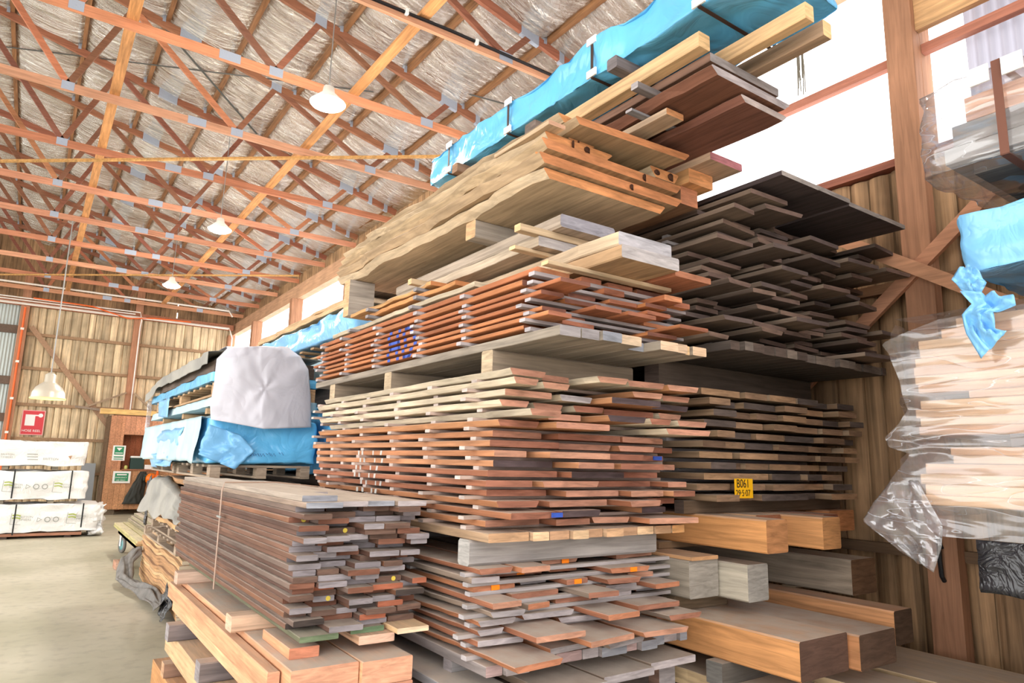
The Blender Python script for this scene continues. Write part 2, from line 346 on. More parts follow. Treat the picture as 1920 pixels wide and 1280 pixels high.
# roof underside: foil draped over the purlins
PURL = [4.256 - .86 * k for k in range(-0, 8) if 4.256 - .86 * k > RIDGE + .05]
PURL = [4.256 - .86 * k for k in range(7)]
def foil_z(x, y):
    xs = x if x >= RIDGE else 2 * RIDGE - x
    ph = ((4.256 - xs) / .86) % 1.0
    sag = .13 * max(0, math.sin(math.pi * ph)) ** .32 + .03 * nz(x * 1.1, y * .9) * math.sin(math.pi * ph) + .018 * nz(x * 2.3, y * 4.1, 3)
    return ztop(x) + .17 - sag
nx, ny = 330, 150
xs = [lerp(XL - .25, XR + .3, i / nx) for i in range(nx + 1)]; ys = [lerp(-3.5, YB + .2, j / ny) for j in range(ny + 1)]
vs = [(x, y, foil_z(x, y)) for y in ys for x in xs]
fs = [(j * (nx + 1) + i, j * (nx + 1) + i + 1, (j + 1) * (nx + 1) + i + 1, (j + 1) * (nx + 1) + i) for j in range(ny) for i in range(nx)]
o = mesh('ceiling', vs, fs, FOIL, None, None, True); tag(o, None, None, kind='structure'); md = o.modifiers.new('t', 'SOLIDIFY'); md.thickness = .03; md.offset = 1
for k, x in enumerate(PURL + [4.256 + .6]):
    zb = ztop(x) + .05
    m = MB(); m.box((x - .025, -3.4, zb), (x + .025, YB - .02, zb + .09)); o = m.build('roof_purlin', MW, color=(146, 100, 60, 0))
    lab = f'timber purlin under the silver foil, {ORD[k + 1]} up from the clerestory' if k < 7 else 'timber purlin under the foil, lowest, above the clerestory top plate'
    tag(o, lab, 'purlin', 'roof purlins')
# trusses
TC = [(186, 116, 74), (200, 134, 96), (206, 138, 98), (198, 124, 78), (208, 142, 104)]
def chordcol(k): return TC[k % 5]
J = [-4.5, -2.6, -.137, 1.777, 3.686]; T = [(-3.18, 0), (RIDGE, 0), (.43, 0), (2.235, 0), (4.0, 0)]
def make_truss(Y, k):
    root = empty('roof_truss', (0, Y, 0)); c = chordcol(k)
    def part(nm, p, q, w, h, mat=MCHORD, cc=None):
        m = MB(); m.bar(p, q, w, h); o = m.build(nm, mat, root); o.color = (*[v * rnd.uniform(.88, 1.1) for v in lin(cc or c)], 0); return o
    part('bottom_chord', (XL + .12, 0, ZC), (XR - .1, 0, ZC), .045, .1)
    zr = ztop(RIDGE)
    dk = (132, 72, 56)
    part('top_chord', (RIDGE, 0, zr), (XR - .08, 0, ztop(XR - .08)), .045, .1, cc=(152, 92, 60))
    part('top_chord', (2 * RIDGE - XR + .08, 0, ztop(XR - .08)), (RIDGE, 0, zr), .045, .1, cc=(152, 92, 60))
    tx = [-3.18, RIDGE, .43, 2.235, 4.0]
    for a, b in ((3.686, 4.0), (3.686, 2.235), (1.777, 2.235), (1.777, .43), (-.137, .43), (-.137, RIDGE), (-2.6, RIDGE), (-2.6, -3.18), (-4.5, -3.18)):
        part('web', (a, 0, ZC + .03), (b, 0, ztop(b) - .03), .042, .07, cc=(140, 84, 58) if rnd.random() < .6 else (186, 112, 66))
    for x, w in ((-.137, .13), (1.282, .22), (1.777, .15), (3.686, .17), (-2.6, .15)):
        m = MB(); m.box((x - w / 2, -.026, ZC - .045), (x + w / 2, .026, ZC + .06)); m.build('nail_plate', PLATE, root)
    for x, w in ((.43, .12), (1.1, .26), (2.235, .14), (4.0, .24), (4.45, .07), (4.75, .07)):
        z = ztop(x); m = MB(); s = SLOPE; hh = .07 if w > .1 else .075
        vs = []
        for yy in (-.026, .026):
            for dx, dz in ((-w / 2, -hh), (w / 2, -hh), (w / 2, hh), (-w / 2, hh)): vs.append((x + dx, yy, z + dz - s * dx))
        m.add(vs, [(0, 1, 2, 3), (7, 6, 5, 4), (0, 4, 5, 1), (1, 5, 6, 2), (2, 6, 7, 3), (3, 7, 4, 0)]); m.build('nail_plate', PLATE, root)
    for x in PURL:   # little cleats that hold the purlins
        m = MB(); z = ztop(x) + .05; m.box((x - .065, -.03, z - .02), (x - .027, .03, z + .07)); m.build('purlin_cleat', PLATE, root)
    return root
for k in range(-2, 10):
    t = make_truss(5.581 + 1.8 * k, k + 2)
    tag(t, f'red-stained timber roof truss with nail plates, {ORD[k + 3]} from the open end', 'roof truss', 'roof trusses')
# long braces lying along the trusses
for x, nm in ((2.70, 'along the clerestory side'), (.34, 'towards the shed middle')):
    pts = 8
    m = MB(); m.box((x - .055, 1.9, ZC + .051), (x + .055, 22.0, ZC + .095)); o = m.build('truss_brace', MW, color=(206, 142, 78, 0))
    tag(o, f'pale orange plank laid over the truss bottom chords, {nm}', 'brace', 'truss braces')
for (y0, xa, y1, xb, lab) in ((13.2, -2.2, 7.6, 4.7, 'thin yellow batten slung under the trusses, nearer the camera'), (21.0, -2.0, 15.6, 4.7, 'thin yellow batten slung under the trusses, by the far wall')):
    m = MB(); m.bar((xa, y0, ZC - .068), (xb, y1, ZC - .068), .05, .03); tag(m.build('diagonal_batten', MW, color=(190, 140, 70, 0)), lab, 'batten', 'diagonal battens')
m = MB(); m.tube([(XL + 1, 5.548, ZC + .02), (-1, 5.548, ZC + .015), (1.5, 5.55, ZC + .0), (3, 5.548, ZC + .03), (4.85, 5.548, ZC + .01)], .017)
o = m.build('power_cord', BLACK); tag(o, 'black cable clipped along the bottom chord of a near truss', 'cable')
for x in (1.6, 2.5, 3.3, .4):
    m = MB(); m.box((x - .015, -.03 , -.025), (x + .015, .012, .03)); p = m.build('clip', WHITE, o); p.location = (0, 5.545, ZC + .012)
# ---------------- right wall
def slab_wall(xf, z0, z1, u0, u1, axis, wmin=.14, wmax=.24, thick=.035, bulge=.025):
    """vertical log-offcut slabs side by side, each its own island of one wall"""
    m = MB(); u = u0
    while u < u1 - .02:
        w = min(rnd.uniform(wmin, wmax), u1 - u); d = rnd.uniform(0, .012); g = .006
        n = 3; zt = z1 - rnd.uniform(0, .02)
        prof = [(g, 0), (g + .02, .6), (w * .33, 1), (w * .66, 1), (w - g - .02, .6), (w - g, 0)]
        rows = 7; b = []
        for r in range(rows):
            z = lerp(z0, zt, r / (rows - 1)); wob = .016 * nz(u * 7, z * .7)
            b.append([(u + p + wob * (1 if 0 < i < 5 else .4), d + thick * .4 + bulge * h * (1 + .15 * nz(u * 3, z * .8)), z) for i, (p, h) in enumerate(prof)])
        vs = []
        for row in b:
            for (a, dd, z) in row: vs.append((xf - dd, a, z) if axis == 'X' else (a, xf - dd, z))
        f = []
        for r in range(rows - 1):
            for i in range(5):
                q = (r * 6 + i, r * 6 + i + 1, (r + 1) * 6 + i + 1, (r + 1) * 6 + i); f.append(q if axis == 'Y' else q[::-1])
        m.add(vs, f); u += w
    return m
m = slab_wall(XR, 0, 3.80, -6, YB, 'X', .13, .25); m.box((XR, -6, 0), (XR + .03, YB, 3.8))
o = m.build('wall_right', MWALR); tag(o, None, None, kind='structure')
m = MB(); m.box((XR - .09, -6, 5.45), (XR + .09, YB, 5.80)); o = m.build('trim_1', MFRAME, color=(186, 140, 102, 0)); tag(o, None, None, kind='structure')  # eave beam
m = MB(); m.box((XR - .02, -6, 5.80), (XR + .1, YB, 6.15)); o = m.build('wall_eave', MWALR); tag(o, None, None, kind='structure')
m = MB(); m.box((XR - .1, -6, 3.80), (XR + .05, YB, 3.86)); o = m.build('trim_2', MFRAME, color=(150, 84, 60, 0)); tag(o, None, None, kind='structure')  # sill
PY = [2.12 + 3.6 * k for k in range(-2, 6)]
for k, y in enumerate(PY):
    m = MB(); m.box((XR - .21, y - .09, 0), (XR - .102, y + .10, 5.449), .004); m.box((XR - .1015, y - .09, 3.861), (XR + .06, y + .10, 5.449), .004)
    o = m.build('shed_post', MPOST, color=(164, 112, 76, 0)); tag(o, f'square red-stained post on the clerestory wall, {ORD[k + 1]} from the open end', 'post', 'wall posts')
    if k < len(PY) - 1:
        for z, c in ((4.62, (176, 104, 76, 0)), (2.9, (150, 104, 66, 0)), (1.08, (104, 78, 54, 0))):
            m = MB(); a = y + .101; b = PY[k + 1] - .091
            m.box((XR - .12 if z < 4 else XR - .09, a, z - .035), (XR - .065 if z < 4 else XR - .03, b, z + .035)); o = m.build('girt_rail', MFRAME, color=c)
            h = {4.62: 'across the clerestory opening', 2.9: 'at head height on the slab wall', 1.08: 'low on the slab wall'}[z]
            tag(o, f'horizontal rail {h}, {ORD[k + 1]} bay from the open end', 'rail', 'wall rails'); o.name = 'girt_rail'
def brace(p, q, w, h, c, lab):
    m = MB(); m.bar(p, q, w, h, (1, 0, 0)); o = m.build('cross_brace', MFRAME, color=c); tag(o, lab, 'brace', 'cross braces on the clerestory wall')
xb = XR - .233
brace((xb - .042, 3.35, 3.77), (xb - .042, 1.15, 2.33), .09, .04, (200, 138, 94, 0), 'red-brown brace of the X on the near wall post, rising away from the camera')
brace((xb, 3.15, 2.10), (xb, 1.15, 3.78), .09, .04, (182, 122, 84, 0), 'red-brown brace of the X on the near wall post, falling away from the camera')
m = MB(); m.tube([(4.828, 2.12, 1.13), (4.79, 2.12, 1.20), (4.79, 2.12, 1.05), (4.80, 2.12, .96), (4.828, 2.12, .93)], .014); o = m.build('rope_hook', BLACK); tag(o, 'dark iron hook fixed low on the near wall post', 'hook')
m = MB(); m.lathe([(.0, 0), (.02, 0), (.02, .05), (.009, .05), (.009, .09), (0, .09)], (0, 0, 0), 10); o = m.build('coach_bolt', STEEL); o.location = (4.83, 2.05, 5.08); o.rotation_euler = (0, -math.pi / 2, 0); tag(o, 'silver bolt head high on the near wall post', 'bolt')
m = MB(); m.box((1.2, -6.05, 0), (XR, -6.0, 5.8)); o = m.build('wall_light_block', MWALR); tag(o, None, None, kind='structure')  # unseen wall added behind the camera to block light and darken the wall-side stacks
# translucent corrugated sheet in the near clerestory bay
TRANS, nt, out = newmat('translucent_sheet'); a = N(nt, 'BsdfTranslucent'); a.inputs[0].default_value = (.20, .195, .225, 1); d = N(nt, 'BsdfDiffuse'); d.inputs[0].default_value = (.6, .58, .66, 1)
mx = N(nt, 'MixShader'); mx.inputs[0].default_value = .3; L(nt, a.outputs[0], mx.inputs[1]); L(nt, d.outputs[0], mx.inputs[2]); L(nt, mx.outputs[0], out.inputs[0])
def corr(name, u0, u1, z0, z1, pos, axis, mat, pitch=.076, amp=.012):
    n = int((u1 - u0) / pitch * 6); vs = []
    for z in (z0, z1):
        for i in range(n + 1):
            u = lerp(u0, u1, i / n); d = amp * math.sin(u / pitch * 2 * math.pi); vs.append((pos + d, u, z) if axis == 'X' else (u, pos + d, z))
    return mesh(name, vs, [(i, i + 1, n + 2 + i, n + 1 + i) for i in range(n)], mat, None, None, True)
o = corr('window_1', -6, 1.80, 3.9, 5.45, XR + .08, 'X', TRANS, .076, .018); tag(o, None, None, kind='structure')
zq = onX(1757, 46, 4.93).z; m = MB(); m.box((XR - .16, .3, zq), (XR - .105, 2.028, 5.44)); tag(m.build('timber_plank', MW, color=(206, 158, 104, 0)), 'pale plank under the eave beam beside the near wall post', 'plank')
# ---------------- far wall
m = MB()
tiers = [(0, 1.02), (1.02, 1.95), (1.95, 2.87), (2.87, 3.86), (3.86, 4.8), (4.8, 5.62)]
m = MB(); bot = 0
for z0, z1 in tiers:
    w = slab_wall(YB, z0, z1 - .01, -.62, XR - .12, 'Y', .16, .26, bulge=.04); m.add(w.v, w.f)
m.box((-.62, YB, 0), (XR, YB + .03, 5.62)); o = m.build('wall_back', MWALL); tag(o, None, None, kind='structure')
m = MB(); u = -6.5
while u < XR - .1:
    w = rnd.uniform(.15, .22); za, zb = ztop(u) + .11, ztop(u + w) + .11
    d = rnd.uniform(.0, .03)
    slit = 3.0 < u < 3.2
    if slit: m.box((u, YB - .01, 5.95), (u + w, YB + .02, 6.08)); m.box((u, YB - .01, 6.25), (u + w, YB + .02, ztop(u) + .08))
    if slit: w -= .035
    if True:
        m.add([(u, YB - d, 5.60), (u + w, YB - d, 5.60), (u + w, YB - d, zb), (u, YB - d, za), (u, YB + .02, 5.60), (u + w, YB + .02, 5.60), (u + w, YB + .02, zb), (u, YB + .02, za)],
              [(0, 1, 2, 3), (7, 6, 5, 4), (0, 4, 5, 1), (1, 5, 6, 2), (2, 6, 7, 3), (3, 7, 4, 0)])
    u += w + (.035 if slit else 0)
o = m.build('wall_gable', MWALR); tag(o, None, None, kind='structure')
CORG = plain('grey_iron', (190, 200, 198), .5, .1)
o = corr('wall_iron', -8.5, -.60, 0, 5.62, YB + .02, 'Y', CORG); tag(o, None, None, kind='structure')
FP = ((-.55, 'beside the corrugated iron'), (2.21, 'in the middle of the slab wall'), (4.88, 'at the far clerestory corner'))
for x, l in FP:
    m = MB(); m.box((x - .1, YB - .27, 0), (x + .1, YB - .082, 6.4 if x < 4 else 5.4), .006); o = m.build('shed_post', MPOST, color=(190, 128, 88, 0)); tag(o, f'red-stained post on the far wall, {l}', 'post', 'far wall posts')
for z in (4.8, 3.86, 2.87, 1.95, 1.02):
    for a, b, l in ((-.44, 2.10, 'iron-side bay'), (2.32, 4.77, 'clerestory-side bay')):
        m = MB(); m.box((a, YB - .16, z - .04), (b, YB - .085, z + .04)); o = m.build('girt_rail', MFRAME, color=(168, 130, 92, 0)); tag(o, f'horizontal rail on the far slab wall, {ORD[int(z) + 1]} from the floor, {l}', 'rail', 'far wall rails')
for z in (4.9, 3.5, 2.5, 1.3):
    m = MB(); m.box((-7, YB - .1, z - .11), (-.66, YB - .02, z + .11)); o = m.build('girt_rail', MFRAME, color=(112, 92, 78, 0)); tag(o, f'dark rail behind the corrugated iron, {ORD[(4.9, 3.5, 2.5, 1.3).index(z) + 1]} from the top', 'rail', 'dark iron rails')
m = MB(); m.box((-7.5, YB - .3, 5.55), (XR - .15, YB - .2, 5.72)); o = m.build('trim_3', MFRAME, color=(176, 108, 70, 0)); tag(o, None, None, kind='structure')
def bar_thing(name, p, q, w, h, c, lab, cat, up=(0, 1, 0), mat=MFRAME):
    m = MB(); m.bar(p, q, w, h, up); o = m.build(name, mat, color=c); tag(o, lab, cat); return o
bar_thing('strut_rail', (-.36, YB - .18, 5.0), (2.0, YB - .18, 2.1), .13, .05, (172, 132, 98, 0), 'long timber strut sloping across the far slab wall', 'strut')
bar_thing('strut_rail', (2.12, YB - .33, 3.35), (1.1, YB - .33, 2.85), .05, .04, (168, 140, 110, 0), 'thin strut running down from the middle far post toward the office', 'strut')
bar_thing('strut_rail', (2.32, YB - .33, 3.35), (3.4, YB - .33, 2.4), .06, .04, (178, 150, 118, 0), 'pale strut running down from the middle far post toward the tarped stack', 'strut')
bar_thing('strut_rail', (.9, YB - .39, 2.87), (3.2, YB - .39, 2.66), .06, .04, (150, 130, 112, 0), 'grey level strut crossing the middle far post', 'strut')
# conduits and cables
CON = plain('white_conduit', (240, 232, 224), .5); ORC = plain('orange_conduit', (238, 110, 50), .5)
yk = 5.581 + 1.8 * 9
m = MB(); m.tube([(-6, yk - .06, 5.97), (4.5, yk - .06, 5.97), (4.62, yk - .06, 5.8)], .025); tag(m.build('cable_conduit', CON), 'white conduit along the last truss before the far wall', 'conduit', 'white conduits')
for i, (dz, xe) in enumerate(((0, 4.75), (.07, 2.1), (.13, 2.22), (-.05, 4.7))):
    yq = YB - .36 - .045 * i; pts = [(-6, yq, 5.60 + dz), (xe, yq, 5.60 + dz)]
    if i == 2: pts += [(2.27, yq, 5.5), (2.27, YB - .29, 5.3), (2.27, YB - .29, 2.2)]
    if i == 0: pts += [(4.86, yq, 5.3), (4.86, yq, 4.6)]
    m = MB(); m.tube(pts, .018); tag(m.build('cable_conduit', CON), f'white conduit along the far wall head, {ORD[i + 1]} of the bundle', 'conduit', 'white conduits')
m = MB(); m.tube([(-.55, YB - .297, 5.5), (-.55, YB - .297, .2)], .025); o = m.build('cable_conduit', ORC); tag(o, 'orange conduit down the far post beside the corrugated iron', 'conduit')
for z in (4.9, 4.0, 3.0, 2.1): 
    q = MB(); q.box((-.59, YB - .33, z - .03), (-.51, YB - .275, z + .03)); q.build('saddle_clip', CON, o)
m = MB(); m.tube([(-.4, YB - .5, 5.75), (1, YB - .5, 5.72), (1.9, YB - .5, 5.5), (2.6, YB - .5, 5.6), (3.6, YB - .5, 5.62)], .02); tag(m.build('power_cord', ORC), 'orange cable drooping along the far wall head', 'cable')
def onRoof(x, y):
    d = ray(x, y); a = 7.17 + .43 * SLOPE - CAMZ + .03; t_ = a / (d.z + SLOPE * d.x); return d * t_ + Vector((0, 0, CAMZ))
for (q0, q1, lab) in (((-20, 84), (700, 172), 'dark steel strap crossing beneath the roof foil, nearly level'), ((300, 40), (482, 250), 'dark steel strap crossing beneath the roof foil, steep'), ((880, 175), (965, 198), 'dark steel strap under the roof foil near the blue bundle')):
    zo = Vector((0, 0, .0 if q0[0] < 0 else -.012)); m = MB(); m.bar(onRoof(*q0) + zo, onRoof(*q1) + zo, .035, .002); o = m.build('steel_strap_rail', plain('dark_strap_steel', (78, 80, 78), .6)); tag(o, lab, 'strap', 'roof bracing straps')
# hanging lamps
GLOW = emit('lamp_glow', (1, .95, .84), 60); SHADE = plain('lamp_shade_white', (236, 232, 222), .4); ALU = plain('lamp_dome', (226, 220, 206), .3, .5)
LZ = 5.0
LP = [(1.98, 6.1), (1.98, 10.75), (1.98, 15.1)]
for k, (x, y) in enumerate(LP):
    t = empty('pendant_lamp', (x, y, LZ)); tag(t, f'lit high-bay lamp hanging among the trusses, {ORD[k + 1]} from the camera', 'lamp', 'lit high-bay lamps')
    m = MB(); m.lathe([(.02, .17), (.04, .16), (.05, .10), (.165, .0), (.168, 0), (.172, 0), (.06, .11), (.05, .17), (.02, .18)], (0, 0, 0), 28); m.build('lamp_shade', SHADE, t, True)
    m = MB(); m.lathe([(.0, .012), (.10, .01), (.152, .006), (.156, -.015), (.11, -.04), (0, -.05)], (0, 0, 0), 28); m.build('lens', GLOW, t, True)
    m = MB(); m.tube([(0, 0, .175), (.02, .02, ztop(x) - LZ + .0)], .006); m.build('cord', STEEL, t)
    l = D.lights.new('lamp_light', 'POINT'); l.energy = 90; l.color = (1, .93, .8); l.shadow_soft_size = .14; lo = link(D.objects.new('lamp_light', l)); lo.location = (x, y, LZ - .2)
t = empty('pendant_lamp', (.16, 14.6, 2.53)); tag(t, 'big bell-shaped lamp hanging low before the far slab wall', 'lamp')
m = MB(); m.lathe([(.27, 0), (.26, .02), (.25, .1), (.20, .2), (.12, .27), (.085, .30), (.085, .42), (.04, .46), (0, .46)], (0, 0, 0), 32); o = m.build('lamp_shade', ALU, t, True)
m = MB(); m.lathe([(.272, -.012), (.278, 0), (.272, .014), (.262, 0), (.272, -.012)], (0, 0, 0), 32); m.build('rim', plain('rim_warm', (250, 236, 170), .4), t, True)
m = MB(); m.lathe([(0, .06), (.06, .06), (.07, .13), (.04, .2), (0, .22)], (0, 0, 0), 16); m.build('bulb', emit('bulb_glow', (1, .93, .7), 12), t, True)
m = MB(); m.tube([(0, 0, .46), (0, 0, ZC - 2.58)], .01); m.build('cord', STEEL, t)
# ================================================================== TIMBER
# ---- strapped dark pile on the aisle (A)
PA = 'strapped pile'
tops = [(1.385, 1.41)]
la = courses(.862, 21, .0243, .0007)
EA = [(140, 132, 136), (152, 144, 148), (108, 82, 70), (126, 80, 60), (70, 60, 56), (168, 92, 60)]
CNAME.update(dict(zip(EA, ('grey', 'lilac-grey', 'brown', 'red-brown', 'near-black', 'orange-red'))))
ends_a = [EA[0]] * 4 + [EA[1]] * 2 + [EA[2]] * 4 + [EA[3]] * 3 + [EA[4], EA[5]]
sides_a = [(100, 72, 60), (116, 80, 62), (98, 68, 56), (132, 86, 58), (112, 92, 82)]
CNAME.update({s: 'brown' for s in sides_a})
a_objs = stack('sawn_board', PA, 'boards in the strapped pile', 1.0, 1.60, 3.0, 5.88, la, (.095, .155), (.002, .012), (-.02, .20), sides_a, ends_a, .75, skewp=.05, jx=.012, backj=.06)
x = 1.0
for i, (w, yf, e) in enumerate(((.165, 2.96, BGREY), (.14, 3.02, LILAC), (.135, 3.03, BGREY), (.15, 3.0, LILAC))):
    board('sawn_board', x, x + w, yf, 5.85, 1.388, 1.412, (150, 128, 112), e, 1.0, f'wide dusty {CNAME[e]} board on top of the strapped pile, {ORD[i + 1]} from the aisle', 'board', 'boards in the strapped pile'); x += w + .003
board('sawn_board', 1.0, 1.16, 3.02, 5.8, 1.413, 1.439, (176, 160, 146), BGREY, 1.0, 'topmost pale grey board of the strapped pile, along the aisle edge', 'board')
board('sawn_board', 1.19, 1.29, 3.5, 5.7, 1.413, 1.432, (190, 176, 160), LILAC, 1.0, 'short pale board lying back on the strapped pile', 'board')
for (li, k), c in (((3, 1), YELP), ((14, 4), YELP), ((17, 2), YELP), ((5, 2), YELP)):
    if (li, k) in a_objs:
        p = a_objs[(li, k)]; m = MB(); L2 = p.dimensions.y / 2 + .0015
        L2 = max(v.co.y for v in p.data.vertices)
        q = MB(); q.lathe([(0, 0), (.011, 0), (.011, .0015), (0, .0015)], (0, 0, 0), 12); e = q.build('paint_dab', c, p); e.location = (.02, -L2, 0); e.rotation_euler = (math.pi / 2, 0, 0)
board('sawn_board', 1.02, 1.19, 2.98, 5.4, .8375, .861, (110, 110, 84), (112, 128, 96), .5, 'green-ended board under the strapped pile at the aisle edge', 'board')
board('sawn_board', 1.26, 1.42, 3.02, 5.4, .8375, .861, (120, 96, 70), (104, 130, 96), .5, 'green and brown ended board under the middle of the strapped pile', 'board')
board('sawn_board', 1.28, 1.45, 2.97, 5.2, .80, .8365, (206, 158, 120), (222, 178, 152), .4, 'pale pink-ended board beneath the green-ended ones', 'board')
board('sawn_board', 1.44, 1.60, 2.92, 5.3, .838, .861, PINE, (236, 206, 170), .3, 'splintery pale pine board at the inner foot of the strapped pile', 'board', live=.006)
board('bearer_block', .90, 1.26, 3.62, 3.74, .761, .836, (226, 186, 154), (222, 180, 150), .3, 'pinkish pine bearer poking out beneath the near half of the strapped pile', 'bearer', axis='X', bev=.008)
board('bearer_block', .90, 1.26, 5.10, 5.22, .761, .836, (232, 196, 172), (224, 184, 160), .2, 'pinkish pine bearer poking out beneath the far end of the strapped pile', 'bearer', axis='X', bev=.008)
board('offcut_block', 1.0, 1.13, 3.04, 3.44, .761, .806, (214, 150, 104), (206, 128, 92), .8, 'short orange offcut lying on the pine timbers at the near corner', 'block')
m = MB()
yb = 4.43; z0, z1 = .832, 1.442
m.tube([(.982, yb - .0, z0), (.980, yb, 1.1), (.980, yb + .01, 1.40), (.992, yb + .012, z1 + .003), (1.3, yb + .02, z1 + .004), (1.612, yb + .02, 1.416), (1.613, yb, z0)], .0045, 6)
o = m.build('band', plain('steel_band', (176, 150, 134), .5, .1)); tag(o, 'thin pale steel band looped around the strapped pile', 'band')
m = MB(); m.box((.970, yb - .05, 1.24), (.976, yb + .05, 1.252)); m.build('clip', STEEL, o)
# ---- pine timbers under it (B)
PB = 'pine stack'
bs = [(226, 164, 116), (220, 156, 108), (230, 172, 124)]; be = [(218, 150, 116), (226, 160, 124)]
def bt(x0, x1, yf, yb_, z0_, z1_, d, lab, s=None): board('pine_timber', x0, x1, yf, yb_, z0_, z1_, s or rnd.choice(bs), rnd.choice(be), d, lab, 'timber', None, bev=.004)
bt(.963, 1.25, 2.885, 5.3, .66, .76, .95, 'wide dusty-topped pine timber under the strapped pile, aisle side')
bt(1.256, 1.49, 2.86, 5.3, .66, .76, .95, 'wide dusty-topped pine timber under the strapped pile, inner side')
bt(.905, .955, 3.0, 5.42, .635, .735, .4, 'narrow pine timber along the aisle edge beside the wide ones')
bt(.93, 1.16, 2.90, 5.35, .555, .634, .4, 'pine timber in the second course down, aisle side')
bt(1.17, 1.34, 2.9, 5.35, .555, .655, .4, 'pine timber in the second course down, middle'); bt(1.346, 1.50, 2.87, 5.35, .555, .655, .4, 'pine timber in the second course down, inner side')
for y, l in ((3.05, 'near'), (4.0, 'middle'), (4.95, 'far')):
    board('bearer_block', .845, 1.5, y - .055, y + .055, .455, .5545, (128, 118, 118), (150, 142, 144), .7, f'grey weathered bearer under the pine timbers, {l} one of three', 'bearer', axis='X', bev=.006)
for i, (x0, x1, c, l) in enumerate(((.90, 1.08, (214, 176, 128), 'aisle side'), (1.09, 1.29, (198, 150, 100), 'middle'), (1.3, 1.5, (206, 160, 112), 'inner side'))):
    board('pine_timber', x0, x1, 2.95, 5.3, .315, .454, c, (200, 150, 108), .5, f'knotty pale timber below the grey bearers, {l}', 'timber')
for y, l in ((3.3, 'near'), (5.0, 'far')): board('bearer_block', .85, 1.5, y - .05, y + .05, .23, .314, (150, 116, 96), (196, 150, 112), .5, f'brown bearer near the floor under the pine stack, {l} one', 'bearer', axis='X')
for i, (x0, x1) in enumerate(((.86, 1.07), (1.08, 1.29), (1.3, 1.5))): board('pine_timber', x0, x1, 2.95, 5.45, .0, .229, (214, 150, 84), (206, 140, 80), .3, f'orange pine timber lying on the floor under the pine stack, {ORD[i + 1]} from the aisle', 'timber')
# ---- middle column: base pack, grey pack (C), chalk-marked pack (low), paint-marked pack (HD)
CP = 'dusty grey pack'
board('sawn_plank', 1.60, 1.85, 2.62, 5.0, .60, .64, (150, 150, 156), BGREY, 1, 'wide blue-grey plank lying in the gap beside the pine stack', 'plank')
for i, x in enumerate((1.95, 2.30, 2.66)): board('sawn_plank', x, x + .33, 2.46 + .05 * i, 5.0, .60, .635, (150, 128, 110), LILAC, 1, f'wide dusty plank under the dusty grey pack, {ORD[i + 1]} from the aisle', 'plank')
for li, z in enumerate((.03, .17, .31, .45)):
    x = 1.6; k = 0
    while x < 2.95:
        w = rnd.uniform(.14, .24); k += 1
        board('sawn_board', x, min(x + w, 3.0), 2.72 + rnd.uniform(-.03, .1), 5.0, z, z + .12, BROWN, rnd.choice([DARK, GREY, BROWN]), .5, f'dark stacked timber under the wide planks, {ORD[4 - li]} course from top, {ORD[k]} from the aisle', 'timber', 'timbers at the foot of the middle stack'); x += w + .006
board('bearer_block', 1.62, 2.98, 3.0, 3.08, 0, .03, GREY, GREY, 0, 'thin bearer on the floor under the middle stack, near one', 'bearer', axis='X'); board('bearer_block', 1.62, 2.98, 4.5, 4.58, 0, .03, GREY, GREY, 0, 'thin bearer on the floor under the middle stack, far one', 'bearer', axis='X')
for y, l in ((2.95, 'near'), (4.6, 'far')): board('bearer_block', 1.72, 2.96, y - .04, y + .04, .64, .70, (150, 145, 145), GREY, .8, f'grey bearer under the dusty grey pack, {l} one', 'bearer', axis='X')
x = 1.70; k = 0
while x < 2.93:
    w = rnd.uniform(.08, .17); k += 1
    board('sawn_board', x, min(x + w, 2.98), 2.58 + rnd.uniform(-.02, .05), 5.0, .70, .744, (150, 140, 138), rnd.choice([LILAC, BGREY, (190, 160, 158)]), 1, f'thick lilac-grey foot board of the dusty grey pack, {ORD[k]} from the aisle', 'board', 'foot boards of the dusty grey pack'); x += w + .004
CNAME[(190, 120, 82)] = 'orange-brown'; CNAME[(162, 106, 82)] = 'red-brown'
lc = courses(.765, 9, .025, .018)
lc = [(.764 + i * .043, .764 + i * .043 + .025) for i in range(9)]
c_objs = stack('stickered_board', CP, 'boards in the dusty grey pack', 1.70, 2.96, 2.52, 5.0, lc, (.13, .31), (.016, .08), (-.15, .12), [(176, 110, 68), (160, 98, 66), (152, 132, 116)], [LILAC, LILAC, (190, 120, 82), (162, 106, 82), GREY, PINK], 1, ys=(2.74, 3.35, 4.0, 4.7), proj=(.0, .07), livep=.3, skip=.1, skewp=.14, drift=.24)
gaps = [(.744, .764)]
spacers('foot of dusty pack', 'spacer strips in the ' + CP, gaps, 1.70, 2.96, (2.74, 3.35, 4.0, 4.7))
for (li, k), x in (((2, 2), 0), ((1, 3), .03), ((3, 3), 0), ((2, 4), .02), ((3, 1), 0)):
    if (li, k) in c_objs:
        p = c_objs[(li, k)]; y = min(v.co.y for v in p.data.vertices); m = MB(); m.box((x - .022, y - .002, -.011), (x + .022, y + .003, .011)); m.build('paint_mark', ORP, p)
for y, l in ((2.79, 'near'), (3.9, 'middle'), (4.8, 'far')):
    board('bearer_block', 1.69, 2.90, y - .05, y + .05, 1.134, 1.25, (166, 160, 158), (190, 186, 182), .9, f'thick grey bearer between the dusty grey and chalk-marked packs, {l} one of three', 'bearer', axis='X', bev=.012)
LP_ = 'chalk-marked pack'; LG = 'boards in the chalk-marked pack'
x = 1.70; k = 0
